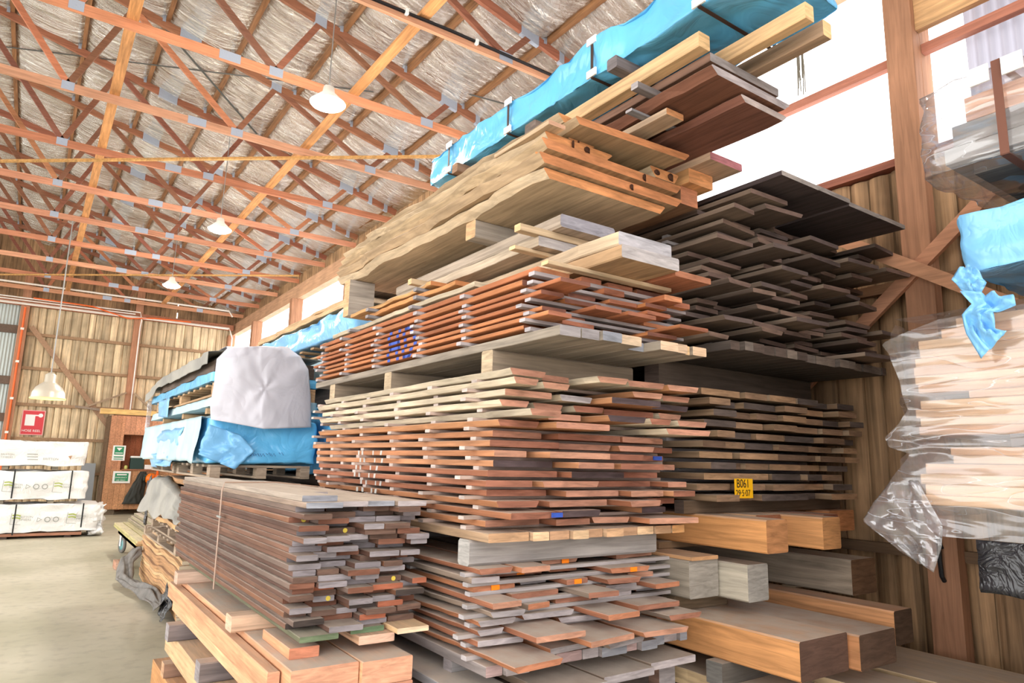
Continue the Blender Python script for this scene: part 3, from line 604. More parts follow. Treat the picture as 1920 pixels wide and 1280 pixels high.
while x < 2.93:
    w = rnd.uniform(.085, .125) if k else .22; k += 1
    board('sawn_board', x, min(x + w, 2.97), 2.58 + rnd.uniform(-.015, .03), 5.05, 1.251, 1.291, (196, 160, 124), rnd.choice([(230, 190, 146), (206, 160, 118), (222, 162, 96), (196, 150, 112)]), .8, f'cream-ended foot board of the chalk-marked pack, {ORD[k]} from the aisle', 'board', 'foot boards of the chalk-marked pack'); x += w + .009
CNAME[(188, 130, 104)] = 'pinkish'; CNAME[(158, 98, 74)] = 'red-brown'; CNAME[(86, 70, 72)] = 'dark'
ll = [(1.309 + i * .0455, 1.309 + i * .0455 + .0290) for i in range(16)]
SIDEL = [(184, 120, 74), (170, 106, 66), (192, 130, 84), (160, 96, 62)]
ENDL = [(188, 130, 104)] * 4 + [PINK] * 2 + [(158, 98, 74)] * 3 + [(86, 70, 72)]
l1 = stack('rough_sawn_board', LP_, LG, 1.74, 2.95, 2.56, 5.0, ll[:10], (.17, .42), (.014, .05), (-.06, .16), SIDEL, ENDL, .8, livep=.35, skewp=.15, skip=.03, jx=.025)
# upper, rougher courses
up = stack('rough_sawn_board', 'top of the chalk-marked pack', LG, 1.74, 2.95, 2.52, 5.0, ll[10:], (.15, .34), (.026, .06), (-.1, .12), [CREAM, (206, 190, 164), (196, 134, 84)], ENDL + [LILAC], .8, livep=.85, skewp=.15, skip=.06, jx=.04)
gl = [(ll[i][1], ll[i + 1][0]) for i in range(15)][::-1] + [(1.291, 1.309)]
spacers(LP_, 'spacer strips in the ' + LP_, gl, 1.74, 2.95, (2.80, 3.23, 3.68, 4.12, 4.55, 4.95), col=(184, 160, 148), end=(196, 180, 172), proj=(-.02, .085), w=.05)
def strokes(objs, segs, mat, nm='paint_mark', xo=None):
    """paint strokes sprayed over the aisle edges of stacked boards: segs = list of f(z) -> y or None"""
    for b in objs:
        hz = max(v.co.z for v in b.data.vertices); x0 = min(v.co.x for v in b.data.vertices)
        zc = b.location.z
        for f, wd in segs:
            y = f(zc)
            if y is None: continue
            m = MB(); yy = y - b.location.y; s = (f(zc + .01) or y) - y; s = s / .01
            t = hz * .92; xx = x0 - .0016
            vs = [(xx, yy - wd - s * t, -t), (xx, yy + wd - s * t, -t), (xx, yy + wd + s * t, t), (xx, yy - wd + s * t, t)]
            vs += [(xx + .004, b_, c_) for a_, b_, c_ in vs]
            m.add(vs, [(0, 1, 2, 3), (7, 6, 5, 4), (0, 4, 5, 1), (1, 5, 6, 2), (2, 6, 7, 3), (3, 7, 4, 0)]); m.build(nm, mat, b)
wb = [l1[(n, 1)] for n in range(3, 9) if (n, 1) in l1]
YW = [onX(x, 880, 1.74).y for x in (672, 680, 699, 711)]
strokes(wb, [(lambda z: YW[0], .012), (lambda z: YW[1] + .12 * (z - 1.55), .012), (lambda z: YW[2], .008), (lambda z: YW[3] - .25 * (z - 1.55), .012)], WHITEP)
m0 = l1.get((9, 2)) or l1.get((9, 1))
for key, x in (((3, 4), .05), ((9, 1), .12)):
    if key in l1:
        p = l1[key]; y = min(v.co.y for v in p.data.vertices); m = MB(); m.box((x - .03, y - .006, -.009), (x + .03, y + .004, .012)); m.build('paint_mark', BLUEP, p)
# paint-marked pack
HP = 'paint-marked pack'; HG = 'boards in the paint-marked pack'
for y, l in ((2.78, 'near'), (3.92, 'middle'), (4.88, 'far')):
    board('bearer_block', 1.78, 2.72, y - .05, y + .05, 2.023, 2.139, (156, 138, 118), (196, 172, 140), .6, f'weathered bearer between the chalk-marked and paint-marked packs, {l} one of three', 'bearer', axis='X', bev=.008)
x = 1.78; k = 0
fb = [(.115, GREY), (.10, GREY), (.115, BGREY), (.13, (206, 178, 148)), (.11, BGREY), (.12, (222, 186, 152)), (.07, (222, 186, 152)), (.035, PINE), (.10, (224, 186, 150))]
for w, e in fb:
    k += 1; board('sawn_board', x, x + w, 2.2 + (.0 if k not in (5,) else .1) + rnd.uniform(-.01, .02), 5.25, 2.139, 2.182, (150, 138, 124), e, .5, f'thick grey foot board under the paint-marked pack, {ORD[k]} from the aisle', 'board', 'foot boards of the paint-marked pack'); x += w + .003
lh = [(2.200 + i * .0345, 2.200 + i * .0345 + .019) for i in range(6)]
z = lh[-1][1]; lh += [(z + .016, z + .043), (z + .062, z + .089)]
CNAME[(160, 96, 68)] = 'red-brown'; CNAME[(126, 78, 62)] = 'dark red'; CNAME[(194, 124, 80)] = 'orange-brown'
h1 = stack('stickered_board', HP, HG, 1.775, 2.72, 2.24, 5.2, lh, (.12, .22), (.005, .08), (-.03, .26), [(190, 116, 62), (198, 122, 58), (176, 102, 56)], [(160, 96, 68)] * 3 + [(126, 78, 62)] * 2 + [(194, 124, 80)], .5, skip=.15, skewp=.05, jx=.012)
gh = [(lh[i][1], lh[i + 1][0]) for i in range(7)][::-1] + [(2.182, 2.200)]
spacers(HP, 'spacer strips in the ' + HP, gh, 1.775, 2.72, (2.42, 2.98, 3.50, 4.08, 4.62, 5.12), col=(166, 156, 158), end=(188, 180, 184), proj=(.0, .05))
hb = [h1[(n, 1)] for n in range(3, 9) if (n, 1) in h1]
zt = lh[5][1]; zb_ = lh[0][0]; zm = (zt + zb_) / 2
YH = [onX(x, 655, 1.775).y for x in (731, 747, 759, 777)]
def bow_d(z):
    t = (z - zm) / ((zt - zb_) / 2); return YH[3] + .07 * t * t if abs(t) <= 1.05 else None
strokes(hb, [(lambda z: YH[0], .018), (lambda z: YH[1], .017), (lambda z: (YH[0] + YH[1]) / 2 if abs(z - zm) < .02 else None, .07), (lambda z: YH[2], .018), (bow_d, .02), (lambda z: (YH[2] + YH[3]) / 2 + .03 if z > zt - .03 or z < zb_ + .03 else None, .05)], BLUEP)
ZH = lh[-1][1]
# ---- loose pieces on the paint-marked pack, under the orange slabs
board('spacer_strip', 1.80, 2.6, 2.33, 2.38, ZH, ZH + .02, (206, 178, 142), PINE, .3, 'pine strip lying across the paint-marked pack at its near end', 'spacer strip', axis='X')
board('spacer_strip', 1.74, 2.6, 3.55, 3.6, ZH, ZH + .02, (150, 146, 150), GREY, .3, 'grey strip lying across the paint-marked pack at mid length', 'spacer strip', axis='X'); board('spacer_strip', 1.74, 2.6, 4.5, 4.55, ZH, ZH + .02, (150, 146, 150), GREY, .3, 'grey strip lying across the far end of the paint-marked pack', 'spacer strip', axis='X')
zf = ZH + .021
board('flitch', 2.03, 2.40, 2.10, 4.4, zf, zf + .06, (186, 148, 106), (188, 180, 180), .4, 'thick flitch with a sealed silvery end overhanging the paint-marked pack, lower one', 'flitch', bev=.006)
board('flitch', 2.03, 2.37, 2.12, 4.4, zf + .061, zf + .125, (208, 182, 150), (184, 180, 186), .5, 'thick flitch with a sealed silvery end overhanging the paint-marked pack, upper one', 'flitch', live=.012, bev=.006)
board('flitch', 1.98, 2.34, 2.47, 4.3, 2.735, 2.80, (186, 168, 150), (160, 156, 166), .5, 'big grey-ended block of timber beneath the orange slabs', 'flitch', bev=.01)
board('spacer_strip', 1.82, 2.4, 2.62, 2.67, zf + .126, zf + .145, (206, 178, 142), PINE, .3, 'pale strip on the silvery flitch', 'spacer strip', axis='X')
board('spacer_strip', 1.85, 2.4, 3.9, 3.95, zf + .126, zf + .145, (206, 178, 142), PINE, .3, 'pale strip towards the far end of the silvery flitch', 'spacer strip', axis='X')
board('sawn_board', 1.92, 2.36, 2.56, 4.3, zf + .146, zf + .196, (196, 176, 152), (176, 168, 166), .5, 'broad grey-cream board between the silvery flitch and the grey-ended block', 'board', live=.012)
board('spacer_strip', 1.80, 2.4, 2.55, 2.60, zf + .197, 2.734, (206, 178, 142), PINE, .3, 'pale strip just beneath the grey-ended block', 'spacer strip', axis='X')
board('spacer_strip', 1.85, 2.4, 3.8, 3.85, zf + .197, 2.734, (206, 178, 142), PINE, .3, 'pale strip beneath the far part of the grey-ended block', 'spacer strip', axis='X')
board('stickered_board', 2.44, 2.70, 2.16, 4.6, zf, zf + .03, (190, 116, 76), (178, 112, 78), .4, 'wide red-brown board jutting out beside the silvery flitch', 'board')
board('sawn_board', 1.80, 1.95, 2.95, 5.0, zf, zf + .028, (206, 188, 160), CREAM, .5, 'grey-cream live-edged board on the paint-marked pack, aisle edge, lower', 'board', live=.02)
board('sawn_board', 1.79, 1.96, 3.15, 4.3, zf + .049, zf + .075, (216, 146, 78), ORANGE, .3, 'short orange live-edged board on the paint-marked pack', 'board', live=.03)
board('sawn_board', 1.79, 1.97, 3.4, 4.6, zf + .096, zf + .12, (212, 156, 92), ORANGE, .3, 'crooked orange live-edged board just beneath the slabs', 'board', live=.03)
for z in (zf + .0285, zf + .0755):
    for y in (3.5, 4.2): board('spacer_strip', 1.74, 1.96, y, y + .045, z, z + .02, (150, 146, 150), GREY, .3, f'short grey strip under a crooked orange board, {"near" if y < 4 else "far"} {"lower" if z < zf + .05 else "upper"} one', 'spacer strip', axis='X')
for y, l in ((3.08, 'near'), (4.72, 'far')): board('bearer_block', 1.84 if y < 4 else 1.78, 2.3 if y < 4 else 1.975, y - .05, y + .05, zf + .126 if y > 4 else 2.801, 2.899, (176, 164, 152), (214, 172, 124), .4, f'square packer holding up the orange slabs at their {l} end', 'packer', axis='X', bev=.006)
for y, l in ((2.95, 'near'), (4.45, 'far')): board('bearer_block', 2.45, 2.68, y - .05, y + .05, zf + .031, 2.899, (150, 130, 112), GREY, .4, f'hidden brown packer under the inner side of the orange slabs, {l} one', 'packer', axis='X', bev=.006)
# ---- orange live-edged slabs
SC_ = [(206, 180, 146), (198, 172, 138), (190, 160, 122)]; SE = [(214, 142, 76), (220, 150, 84), (206, 134, 72)]
def slab(x0, x1, yf, yb_, z0_, z1_, lab, live=.045, und=.03, s=None, e=None, sk=0): return board('live_edge_slab', x0, x1, yf, yb_, z0_, z1_, s or rnd.choice(SC_), e or rnd.choice(SE), .3, lab, 'slab', 'live-edged slabs', live=live, und=und, skew=sk, bev=.006)
slab(1.78, 2.60, 2.36, 4.88, 2.90, 2.947, 'orange-ended live-edged slab, lowest of the overhead slab pile', e=(216, 140, 76))
slab(1.75, 2.70, 2.33, 4.9, 2.953, 3.000, 'orange-ended live-edged slab, second from the bottom of the slab pile', e=(196, 122, 66), s=(186, 156, 120))
slab(1.80, 2.74, 2.43, 4.95, 3.006, 3.052, 'orange-ended live-edged slab, third from the bottom of the slab pile', e=(222, 150, 84))
slab(1.79, 2.75, 2.38, 4.95, 3.059, 3.106, 'orange-ended live-edged slab, fourth from the bottom of the slab pile', e=(200, 126, 70), s=(196, 168, 130))
slab(1.80, 2.24, 2.40, 4.9, 3.11, 3.155, 'narrow knotty orange slab on the aisle side of the slab pile')
slab(2.50, 2.74, 2.38, 4.2, 3.11, 3.165, 'narrow rotten-edged orange slab on the inner side of the slab pile', live=.03)
slab(1.98, 2.16, 2.42, 4.6, 3.157, 3.178, 'thin knotty piece topping the aisle side of the slab pile', live=.03)
slab(1.93, 2.66, 2.27, 4.6, 3.18, 3.218, 'upper orange slab with a ragged bark edge', sk=-.06, e=(204, 128, 70)); 
slab(1.88, 2.30, 2.40, 4.7, 3.2235, 3.262, 'topmost ragged orange slab under the pine rails', sk=.1)
KNOT = plain('dark_knot', (70, 40, 24), .9, bump=.6, bscale=60)
for o_, x, r in (('narrow knotty', -.02, .020), ('narrow knotty', .07, .016), ('thin knotty', -.02, .009), ('narrow rotten', .05, .02), ('narrow rotten', -.06, .014), ('fourth from', .2, .018), ('second from', .1, .014)):
    pnt = [q for q in COL.objects if o_ in q.get('label', '') and q.get('category') == 'slab'][0]; y = min(v.co.y for v in pnt.data.vertices)
    m = MB(); m.lathe([(0, -.004), (r * .6, -.006), (r, -.003), (r * 1.1, .004), (0, .004)], (0, 0, 0), 9); q = m.build('knot', KNOT, pnt, True); q.location = (x, y, 0); q.rotation_euler = (math.pi / 2, 0, rnd.random()); q.scale = (1.5, 1, 1)
board('offcut_block', 1.80, 1.90, 2.34, 2.8, 3.157, 3.178, (206, 176, 142), (196, 148, 118), .3, 'small split chunk wedged at the aisle corner of the slab pile', 'block')
# ---- overhanging dark slabs, rails and the blue wrapped bundle
slab(2.49, 2.84, 1.79, 4.2, 3.264, 3.296, 'red-brown slab with a rounded edge, lowest of the overhanging dark slabs', .02, .02, (124, 78, 62), (180, 164, 158))
slab(2.26, 2.84, 1.77, 4.2, 3.312, 3.350, 'wide dark slab with a bark edge in the middle of the overhanging slabs', .02, .035, (132, 84, 62), (172, 160, 160))
board('sawn_plank', 2.29, 2.80, 1.80, 4.2, 3.392, 3.434, (130, 96, 78), (150, 140, 138), .4, 'grey-brown plank, uppermost of the overhanging dark slabs', 'plank')
for i, y in enumerate((2.1, 2.9, 3.7)):
    board('spacer_strip', 2.14, 2.82, y, y + .045, 3.351, 3.3845, (120, 112, 112), GREY, .3, f'dark strip beneath the uppermost overhanging plank, {ORD[i + 1]} from the near end', 'spacer strip', axis='X')
    board('spacer_strip', 2.2, 2.8, y + .1, y + .145, 3.297, 3.311, (130, 128, 132), GREY, .3, f'grey strip over the lowest overhanging slab, {ORD[i + 1]} from the near end', 'spacer strip', axis='X')
board('offcut_block', 2.31, 2.43, 2.08, 3.4, 3.2635, 3.296, (200, 170, 140), (218, 146, 86), .3, 'orange-ended stick sticking out beneath the overhanging dark slabs', 'block')
RL = [(2.215, 2.290, 1.80, 4.18, PINE, 'long pale pine rail along the aisle side under the blue bundle'), (2.41, 2.472, 1.41, 4.18, (214, 170, 118), 'pine rail under the middle of the blue bundle'), (2.575, 2.64, 1.43, 4.18, (176, 142, 112), 'grey-brown rail under the inner side of the blue bundle')]
for x0, x1, yf, yb_, c, lab in RL: board('pine_rail', x0, x1, yf, yb_, 3.436, 3.51, c, (232, 186, 128), .0, lab, 'rail', bev=.004)
board('bearer_block', 2.06, 2.213, 2.80, 2.90, 3.264, 3.37, (170, 156, 140), (178, 150, 112), .3, 'square grey packer beside the pine rail, lower of two', 'packer', axis='X', bev=.008); board('bearer_block', 2.07, 2.213, 2.81, 2.91, 3.411, 3.47, (126, 108, 98), (120, 104, 96), .3, 'small dark packer beside the pine rail, upper of two', 'packer', axis='X', bev=.008)
board('bearer_block', 2.12, 2.66, 2.22, 2.29, 3.511, 3.575, (112, 104, 106), (120, 112, 114), .1, 'dark square stick poking out from under the blue bundle', 'packer', axis='X', bev=.006); board('bearer_block', 2.12, 2.66, 3.75, 3.82, 3.511, 3.575, (150, 116, 92), (150, 112, 84), .1, 'brown stick poking out under the far end of the blue bundle', 'packer', axis='X', bev=.006)
t = empty('wrapped_bundle', (2.43, 2.8, 3.576)); tag(t, 'long bundle wrapped in bright blue plastic high on pine rails', 'wrapped bundle')
soft_box('wrap', (2.17, 1.40, 3.577), (2.70, 4.28, 3.80), BLUE, .036, 4.0, 40, t, 3, 4)
def ring_strap(name, y, x0, x1, z0_, z1_, w, mat, parent, off=.006):
    m = MB(); y0_, y1_ = y - w / 2, y + w / 2; th = .003
    m.box((x0 - off - th, y0_, z0_), (x0 - off, y1_, z1_ + off)); m.box((x1 + off, y0_, z0_), (x1 + off + th, y1_, z1_ + off)); m.box((x0 - off - th, y0_, z1_ + off), (x1 + off + th, y1_, z1_ + off + th)); m.box((x0 - off, y0_, z0_ - th), (x1 + off, y1_, z0_))
    o = m.build(name, mat, parent); o.location = -parent.location; return o
for y in (1.75, 2.45, 3.22, 3.95):
    ring_strap('strap', y, 2.17, 2.70, 3.577, 3.79, .019, DARKST, t)
    for z in (3.785, 3.60): 
        m = MB(); m.box((2.155, y - .035, z - .02), (2.164, y + .035, z + .02)); q = m.build('corner_guard', WHITE, t); q.location = -t.location
# ---- wall-side column (R)
KP = 'yellow-tagged pack'; KG = 'boards in the yellow-tagged pack'
CNAME.update({(150, 116, 88): 'brown', (96, 82, 76): 'dark', (120, 92, 72): 'dark brown', (170, 130, 94): 'tan'})
lk = [(1.412 + i * .0605, 1.412 + i * .0605 + .037) for i in range(11)]
k1 = stack('kiln_board', KP, KG, 3.15, 4.70, 2.58, 5.0, lk, (.16, .36), (.004, .03), (-.06, .07), [(140, 112, 84), (126, 98, 72), (150, 124, 98)], [(150, 116, 88)] * 3 + [(96, 82, 76)] * 2 + [(120, 92, 72)] * 2 + [(170, 130, 94)], .5, ys=(2.95, 3.7, 4.6), proj=(-.03, .0), skewp=.04, jx=.05)
DP = 'high dark pack'; DG = 'boards in the high dark pack'
for y, l in ((2.95, 'near'), (4.3, 'far')): board('bearer_block', 3.1, 4.72, y - .06, y + .06, 2.055, 2.245, (90, 76, 66), DKB, .2, f'dark bearer beneath the high dark pack, {l} one', 'bearer', axis='X')
x = 3.1; k = 0
while x < 4.70:
    w = rnd.uniform(.07, .13); k += 1
    board('sawn_board', x, min(x + w, 4.74), 2.34 + rnd.uniform(-.015, .02), 5.0, 2.246, 2.296, (84, 74, 68), rnd.choice([DKB, (112, 100, 92), (128, 112, 100)]), .3, f'square dark foot piece of the high dark pack, {ORD[k]} from the aisle', 'board', 'foot pieces of the high dark pack'); x += w + .003
CNAME.update({(112, 88, 78): 'dark brown', (96, 80, 76): 'dark', (124, 98, 84): 'brown'})
ld = [(2.316 + i * .0445, 2.316 + i * .0445 + .0255) for i in range(18)]
d1 = stack('weathered_board', DP, DG, 3.0, 4.74, 2.36, 5.0, ld, (.17, .34), (.018, .07), (-.22, .24), [(112, 94, 80), (96, 80, 70), (128, 108, 92)], [(112, 88, 78)] * 3 + [(96, 80, 76)] * 2 + [(124, 98, 84)], .5, ys=(2.74, 3.5, 4.3), proj=(-.03, .02), livep=.35, skewp=.1, skip=.08, jx=.06)
ZD = ld[-1][1]
board('weathered_board', 4.50, 4.72, 2.02, 4.2, ld[8][1] + .001, ld[8][1] + .018, (150, 134, 122), (150, 134, 122), .3, 'pale plank jutting far out of the high dark pack beside the wall', 'board', live=.01) if False else None
for y, l in ((2.9, 'near'), (4.4, 'far')): board('bearer_block', 3.05, 4.6, y - .04, y + .04, ZD, ZD + .05, (96, 86, 82), DKB, .2, f'dark bearer under the wide black planks, {l} one', 'bearer', axis='X')
x = 3.12
for i in range(4):
    w = .345; board('wide_plank', x, x + w, 2.01 + .01 * i, 4.55, ZD + .0505 + (.010 if i % 2 else 0), ZD + .078 + (.010 if i % 2 else 0), (82, 70, 70), (150, 140, 134), .2, f'wide near-black plank on the high dark pack, {ORD[i + 1]} from the aisle', 'plank', bev=.003); x += w + .004
# loose pink-ended pieces between the slab pile and the dark planks
board('sawn_plank', 2.80, 3.07, 2.22, 4.4, 3.225, 3.268, (206, 172, 142), (196, 120, 128), .2, 'plank with a painted pink end between the slabs and the dark planks', 'plank')
board('sawn_plank', 2.79, 2.99, 2.36, 4.3, 3.14, 3.222, (222, 160, 96), (224, 150, 86), .2, 'orange timber beneath the pink-ended plank', 'timber')
board('sawn_plank', 2.79, 2.93, 2.42, 4.3, 3.035, 3.138, (150, 110, 80), (190, 120, 80), .2, 'brown timber hidden beneath the orange one', 'timber')
for i in range(2): board('offcut_block', 2.87, 3.07, 2.75, 4.0, 3.2685 + .125 * i, 3.393 + .125 * i, (140, 100, 72), DKB, .2, f'brown timber propping up the coral-red boards, {("lower", "upper")[i]} one', 'timber')
for i, (x0, x1, yf, z, e) in enumerate(((2.86, 3.14, 2.44, 3.519, (206, 116, 92)), (2.85, 3.12, 2.42, 3.566, (216, 120, 100)))):
    board('sawn_board', x0, x1, yf, 4.2, z, z + .044, (180, 110, 80), e, .2, f'coral-red ended board beside the overhanging slabs, {("lower", "upper")[i]} of two', 'board')
for i, (x0, yf) in enumerate(((2.86, 2.46), (2.97, 2.50), (3.05, 2.46))): board('offcut_block', x0, x0 + .055, yf, yf + .9, 3.611, 3.665, (150, 96, 76), (166, 112, 90), .2, f'small square brown stick on the coral-red boards, {ORD[i + 1]} from the aisle', 'stick')
board('bearer_block', 2.80, 2.92, 3.6, 3.7, 2.06, 3.034, (130, 104, 80), DKB, .2, 'upright packer hidden in the gap beside the slab pile', 'packer', axis='X')
# heavy timbers low by the wall
def tb(name, x0, x1, yf, yb_, z0_, z1_, s, e, d, lab, live=0, bev=.008, rz=0): board(name, x0, x1, yf, yb_, z0_, z1_, s, e, d, lab, 'timber', None, live=live, bev=bev, rz=rz)
for y in (2.75, 4.4): board('bearer_block', 3.1, 4.72, y - .035, y + .035, 1.337, 1.411, (100, 80, 62), DKB, .3, f'dark bearer beneath the yellow-tagged pack, {"near" if y < 3 else "far"} one', 'bearer', axis='X')
tb('squared_timber', 3.2, 3.385, 2.25, 5.0, 1.165, 1.336, (206, 140, 72), (176, 116, 64), .8, 'square orange timber under the yellow-tagged pack, aisle side')
tb('squared_timber', 3.72, 3.90, 2.25, 5.0, 1.16, 1.336, (210, 146, 82), (196, 134, 74), .8, 'square orange timber under the yellow-tagged pack, middle')
tb('squared_timber', 3.46, 3.70, 2.5, 5.0, 1.165, 1.336, (196, 136, 76), (150, 90, 56), .8, 'recessed orange timber between the two square ones')
tb('squared_timber', 3.98, 4.14, 2.4, 5.0, 1.165, 1.336, (150, 88, 56), (132, 76, 50), .4, 'dark red timber next to the middle square one')
tb('squared_timber', 4.42, 4.72, 2.62, 5.0, 1.2, 1.336, (196, 124, 66), (190, 120, 64), .4, 'broad orange timber end close to the slab wall')
for y in (2.95, 4.4): board('bearer_block', 3.1, 4.72, y - .04, y + .04, 1.122, 1.164, (120, 92, 64), (140, 104, 70), .4, f'brown bearer between the square and the grey timbers, {"near" if y < 3.5 else "far"} one', 'bearer', axis='X')
tb('squared_timber', 3.0, 3.24, 2.6, 5.0, .90, 1.10, (160, 148, 132), (158, 150, 140), .7, 'saw-scored grey timber beside the dusty grey pack')
board('sawn_board', 3.0, 3.22, 2.58, 3.6, 1.101, 1.121, (190, 140, 92), (200, 148, 98), .4, 'short tan board lying on the saw-scored grey timber', 'board')
tb('squared_timber', 3.26, 3.44, 2.42, 5.0, .89, 1.085, (186, 176, 158), (164, 158, 150), .7, 'pale grey timber with a stained end, second from the aisle')
tb('squared_timber', 4.22, 4.50, 2.38, 4.9, .85, 1.06, (158, 142, 124), (116, 84, 58), .5, 'short grey log-like timber with a dark end, by the slab wall', live=.012)
for x0, x1, l in ((3.05, 3.5, 'aisle-side'), (4.2, 4.55, 'wall-side')):
    for y in (2.8, 4.3): board('bearer_block', x0, x1, y - .05, y + .05, .806 if x0 < 4 else .842, .889 if x0 < 4 else .849, (126, 104, 80), (140, 118, 92), .4, f'packer on the big beams, {l}, {"near" if y < 3 else "far"} one', 'packer', axis='X')
tb('big_beam', 3.06, 3.47, 2.0, 5.0, .625, .805, (200, 136, 72), (92, 66, 54), .9, 'big orange beam with a dark end, dusty on top, aisle side')
tb('big_beam', 3.49, 3.84, 1.95, 5.0, .625, .795, (180, 120, 70), (98, 72, 56), .9, 'big beam with a dark knotty end, second from the aisle')
tb('big_beam', 4.02, 4.22, 2.04, 4.8, .66, .841, (206, 142, 86), (88, 66, 50), .5, 'taller narrow beam with a dark end near the slab wall')
for y in (2.45, 4.2):
    board('bearer_block', 3.0, 4.4, y - .05, y + .05, .515, .624, (96, 90, 84), (104, 100, 96), .5, f'grey bearer under the big beams, {"near" if y < 3 else "far"} one', 'bearer', axis='X')
board('offcut_block', 4.02, 4.22, 2.3, 2.5, .625, .659, DKB, DKB, .3, 'dark packer under the taller narrow beam', 'packer')
for i, (x0, x1, yf) in enumerate(((3.08, 3.5, 2.2), (3.62, 3.98, 1.62), (4.06, 4.66, 1.35))):
    board('wide_plank', x0, x1, yf, 4.8, .43, .514, (206, 176, 132), (196, 158, 108), .8, f'broad pale plank under the big beams, {ORD[i + 1]} from the aisle', 'plank', live=.015)
for i, (x0, x1) in enumerate(((3.06, 3.5), (3.56, 4.0), (4.08, 4.66))):
    for j in range(2): board('squared_timber', x0, x1, 2.0 + .1 * i, 4.8, .02 + .205 * j, .215 + .205 * j + .0, (110, 86, 64), DKB, .4, f'dark timber near the floor by the slab wall, {("lower", "upper")[j]} row, {ORD[i + 1]} from the aisle', 'timber')
for y in (2.6, 4.4): board('bearer_block', 3.06, 4.66, y - .05, y + .05, 0, .019, DKB, DKB, 0, f'thin strip on the floor under the heavy timbers, {"near" if y < 3 else "far"} one', 'bearer', axis='X')
# yellow tag
t = empty('paper_tag', (3.45, 2.565, 1.485)); tag(t, 'yellow handwritten tag stapled to board ends by the wall', 'tag')
m = MB(); m.box((-.084, 0, -.056), (.084, .002, .056)); m.build('card', plain('tag_yellow', (236, 176, 18), .6), t)
text('writing', 'B061', .068, (3.45 - .068, 2.5645, 1.490), (math.pi / 2, 0, 0), BLACK, t, .85); text('writing', '29·5·07', .052, (3.45 - .076, 2.5645, 1.441), (math.pi / 2, 0, 0), BLACK, t, .85)
# ================================================================== LEFT SIDE
def pallet(lab, x0, x1, y0, y1, z0, h, c, group=None, nb=7):
    t = empty('timber_pallet', ((x0 + x1) / 2, (y0 + y1) / 2, z0)); tag(t, lab, 'pallet', group); th = .02
    for i in range(nb):
        y = lerp(y0, y1 - .1, i / (nb - 1)); board('deck_board', x0, x1, y, y + .1, z0 + h - th, z0 + h, c, c, .6, axis='X', parent=t)
    for i in range(3):
        x = (x0, (x0 + x1) / 2 - .04, x1 - .08)[i]
        board('bottom_board', x, x + .08, y0, y1, z0, z0 + th, c, c, .3, parent=t)
        for j in range(3):
            y = (y0, (y0 + y1) / 2 - .06, y1 - .12)[j]; board('pallet_block', x, x + .08, y, y + .12, z0 + th + .0005, z0 + h - th - .0005, c, c, .3, parent=t)
    return t
PC = (170, 148, 126); PC2 = (196, 156, 112)
def wavefn(a, f, p): return lambda s: a * math.sin(2 * math.pi * (f * s + p)) + a * .5 * math.sin(2 * math.pi * (2.3 * f * s + p * 3))
# wavy boards near the floor and the ones under the tarped stack
for i in range(15):
    z = .045 + i * .0365; board('wavy_board', 1.36 - rnd.uniform(0, .03), 2.15, 7.5 + rnd.uniform(-.05, .05), 10.2 + rnd.uniform(-.06, .08), z, z + .034, rnd.choice([(206, 158, 104), (190, 140, 90), (214, 172, 120)]), CREAM, .4,
        f'wavy tan board in the low pile beside the crumpled tarp, {ORD[15 - i]} from the top', 'board', 'wavy boards near the floor', wave=wavefn(.02, .5, .1))
for y in (7.9, 9.7): board('bearer_block', 1.4, 2.1, y - .04, y + .04, 0, .02, GREY, GREY, 0, f'thin bearer under the low wavy pile, {"near" if y < 8.5 else "far"} one', 'bearer', axis='X')
pallet('lower of two grey pallets lying on the low wavy pile', 1.30, 2.15, 7.6, 9.9, .618, .115, PC, nb=10)
pallet('upper of two grey pallets on the low wavy pile', 1.32, 2.12, 7.0, 9.5, .735, .115, PC, nb=10)
board('bearer_block', 1.32, 2.1, 6.4, 6.5, 0, .862, (120, 100, 84), PC, .2, 'upright packer under the near end of the tarped stack', 'packer', axis='X')
for i in range(7):
    z = .864 + i * .076; board('wavy_board', 1.27 + rnd.uniform(-.02, .03), 2.05, 6.25, 9.15 + rnd.uniform(-.1, .1), z, z + .05, rnd.choice([(206, 158, 104), (190, 140, 90)]), CREAM, .5,
        f'wavy tan board directly beneath the tarped stack, {ORD[7 - i]} from the top', 'board', 'wavy boards beneath the tarped stack', live=.02, wave=wavefn(.010, .6, .3))
pallet('grey pallet under the near end of the blue wrapped pack', 1.22, 2.04, 6.02, 7.55, 1.42, .11, PC); pallet('grey pallet under the far end of the blue wrapped pack', 1.22, 2.04, 7.7, 9.25, 1.42, .11, PC)
t = empty('wrapped_pack', (1.62, 7.6, 1.531)); tag(t, 'long pack wrapped in blue plastic, dusty on its aisle side, under the pale tarp', 'wrapped pack')
soft_box('wrap', (1.17, 6.0, 1.535), (2.10, 9.35, 1.93), BLUE, .03, 3.5, 26, t, 3, 1)
def skirt(u, v):
    y = lerp(6.12, 9.5, u); s = v
    if s < .45: x = lerp(1.75, 1.15, s / .45); z = 1.945 + .02 * nz(x * 4, y * 3) - (.03 if s > .38 else 0)
    else: x = 1.145 - .025 * abs(nz(y * 3, s * 5)) - .05 * (s - .45) * (1 + nz(y * 5, 2)); z = lerp(1.93, 1.55 + .03 * nz(y * 2.5, 9), (s - .45) / .55)
    return (x - 1.62, y - 7.6, z - 1.531)
sheet('dusty_skirt', skirt, 60, 24, BLUED, t)
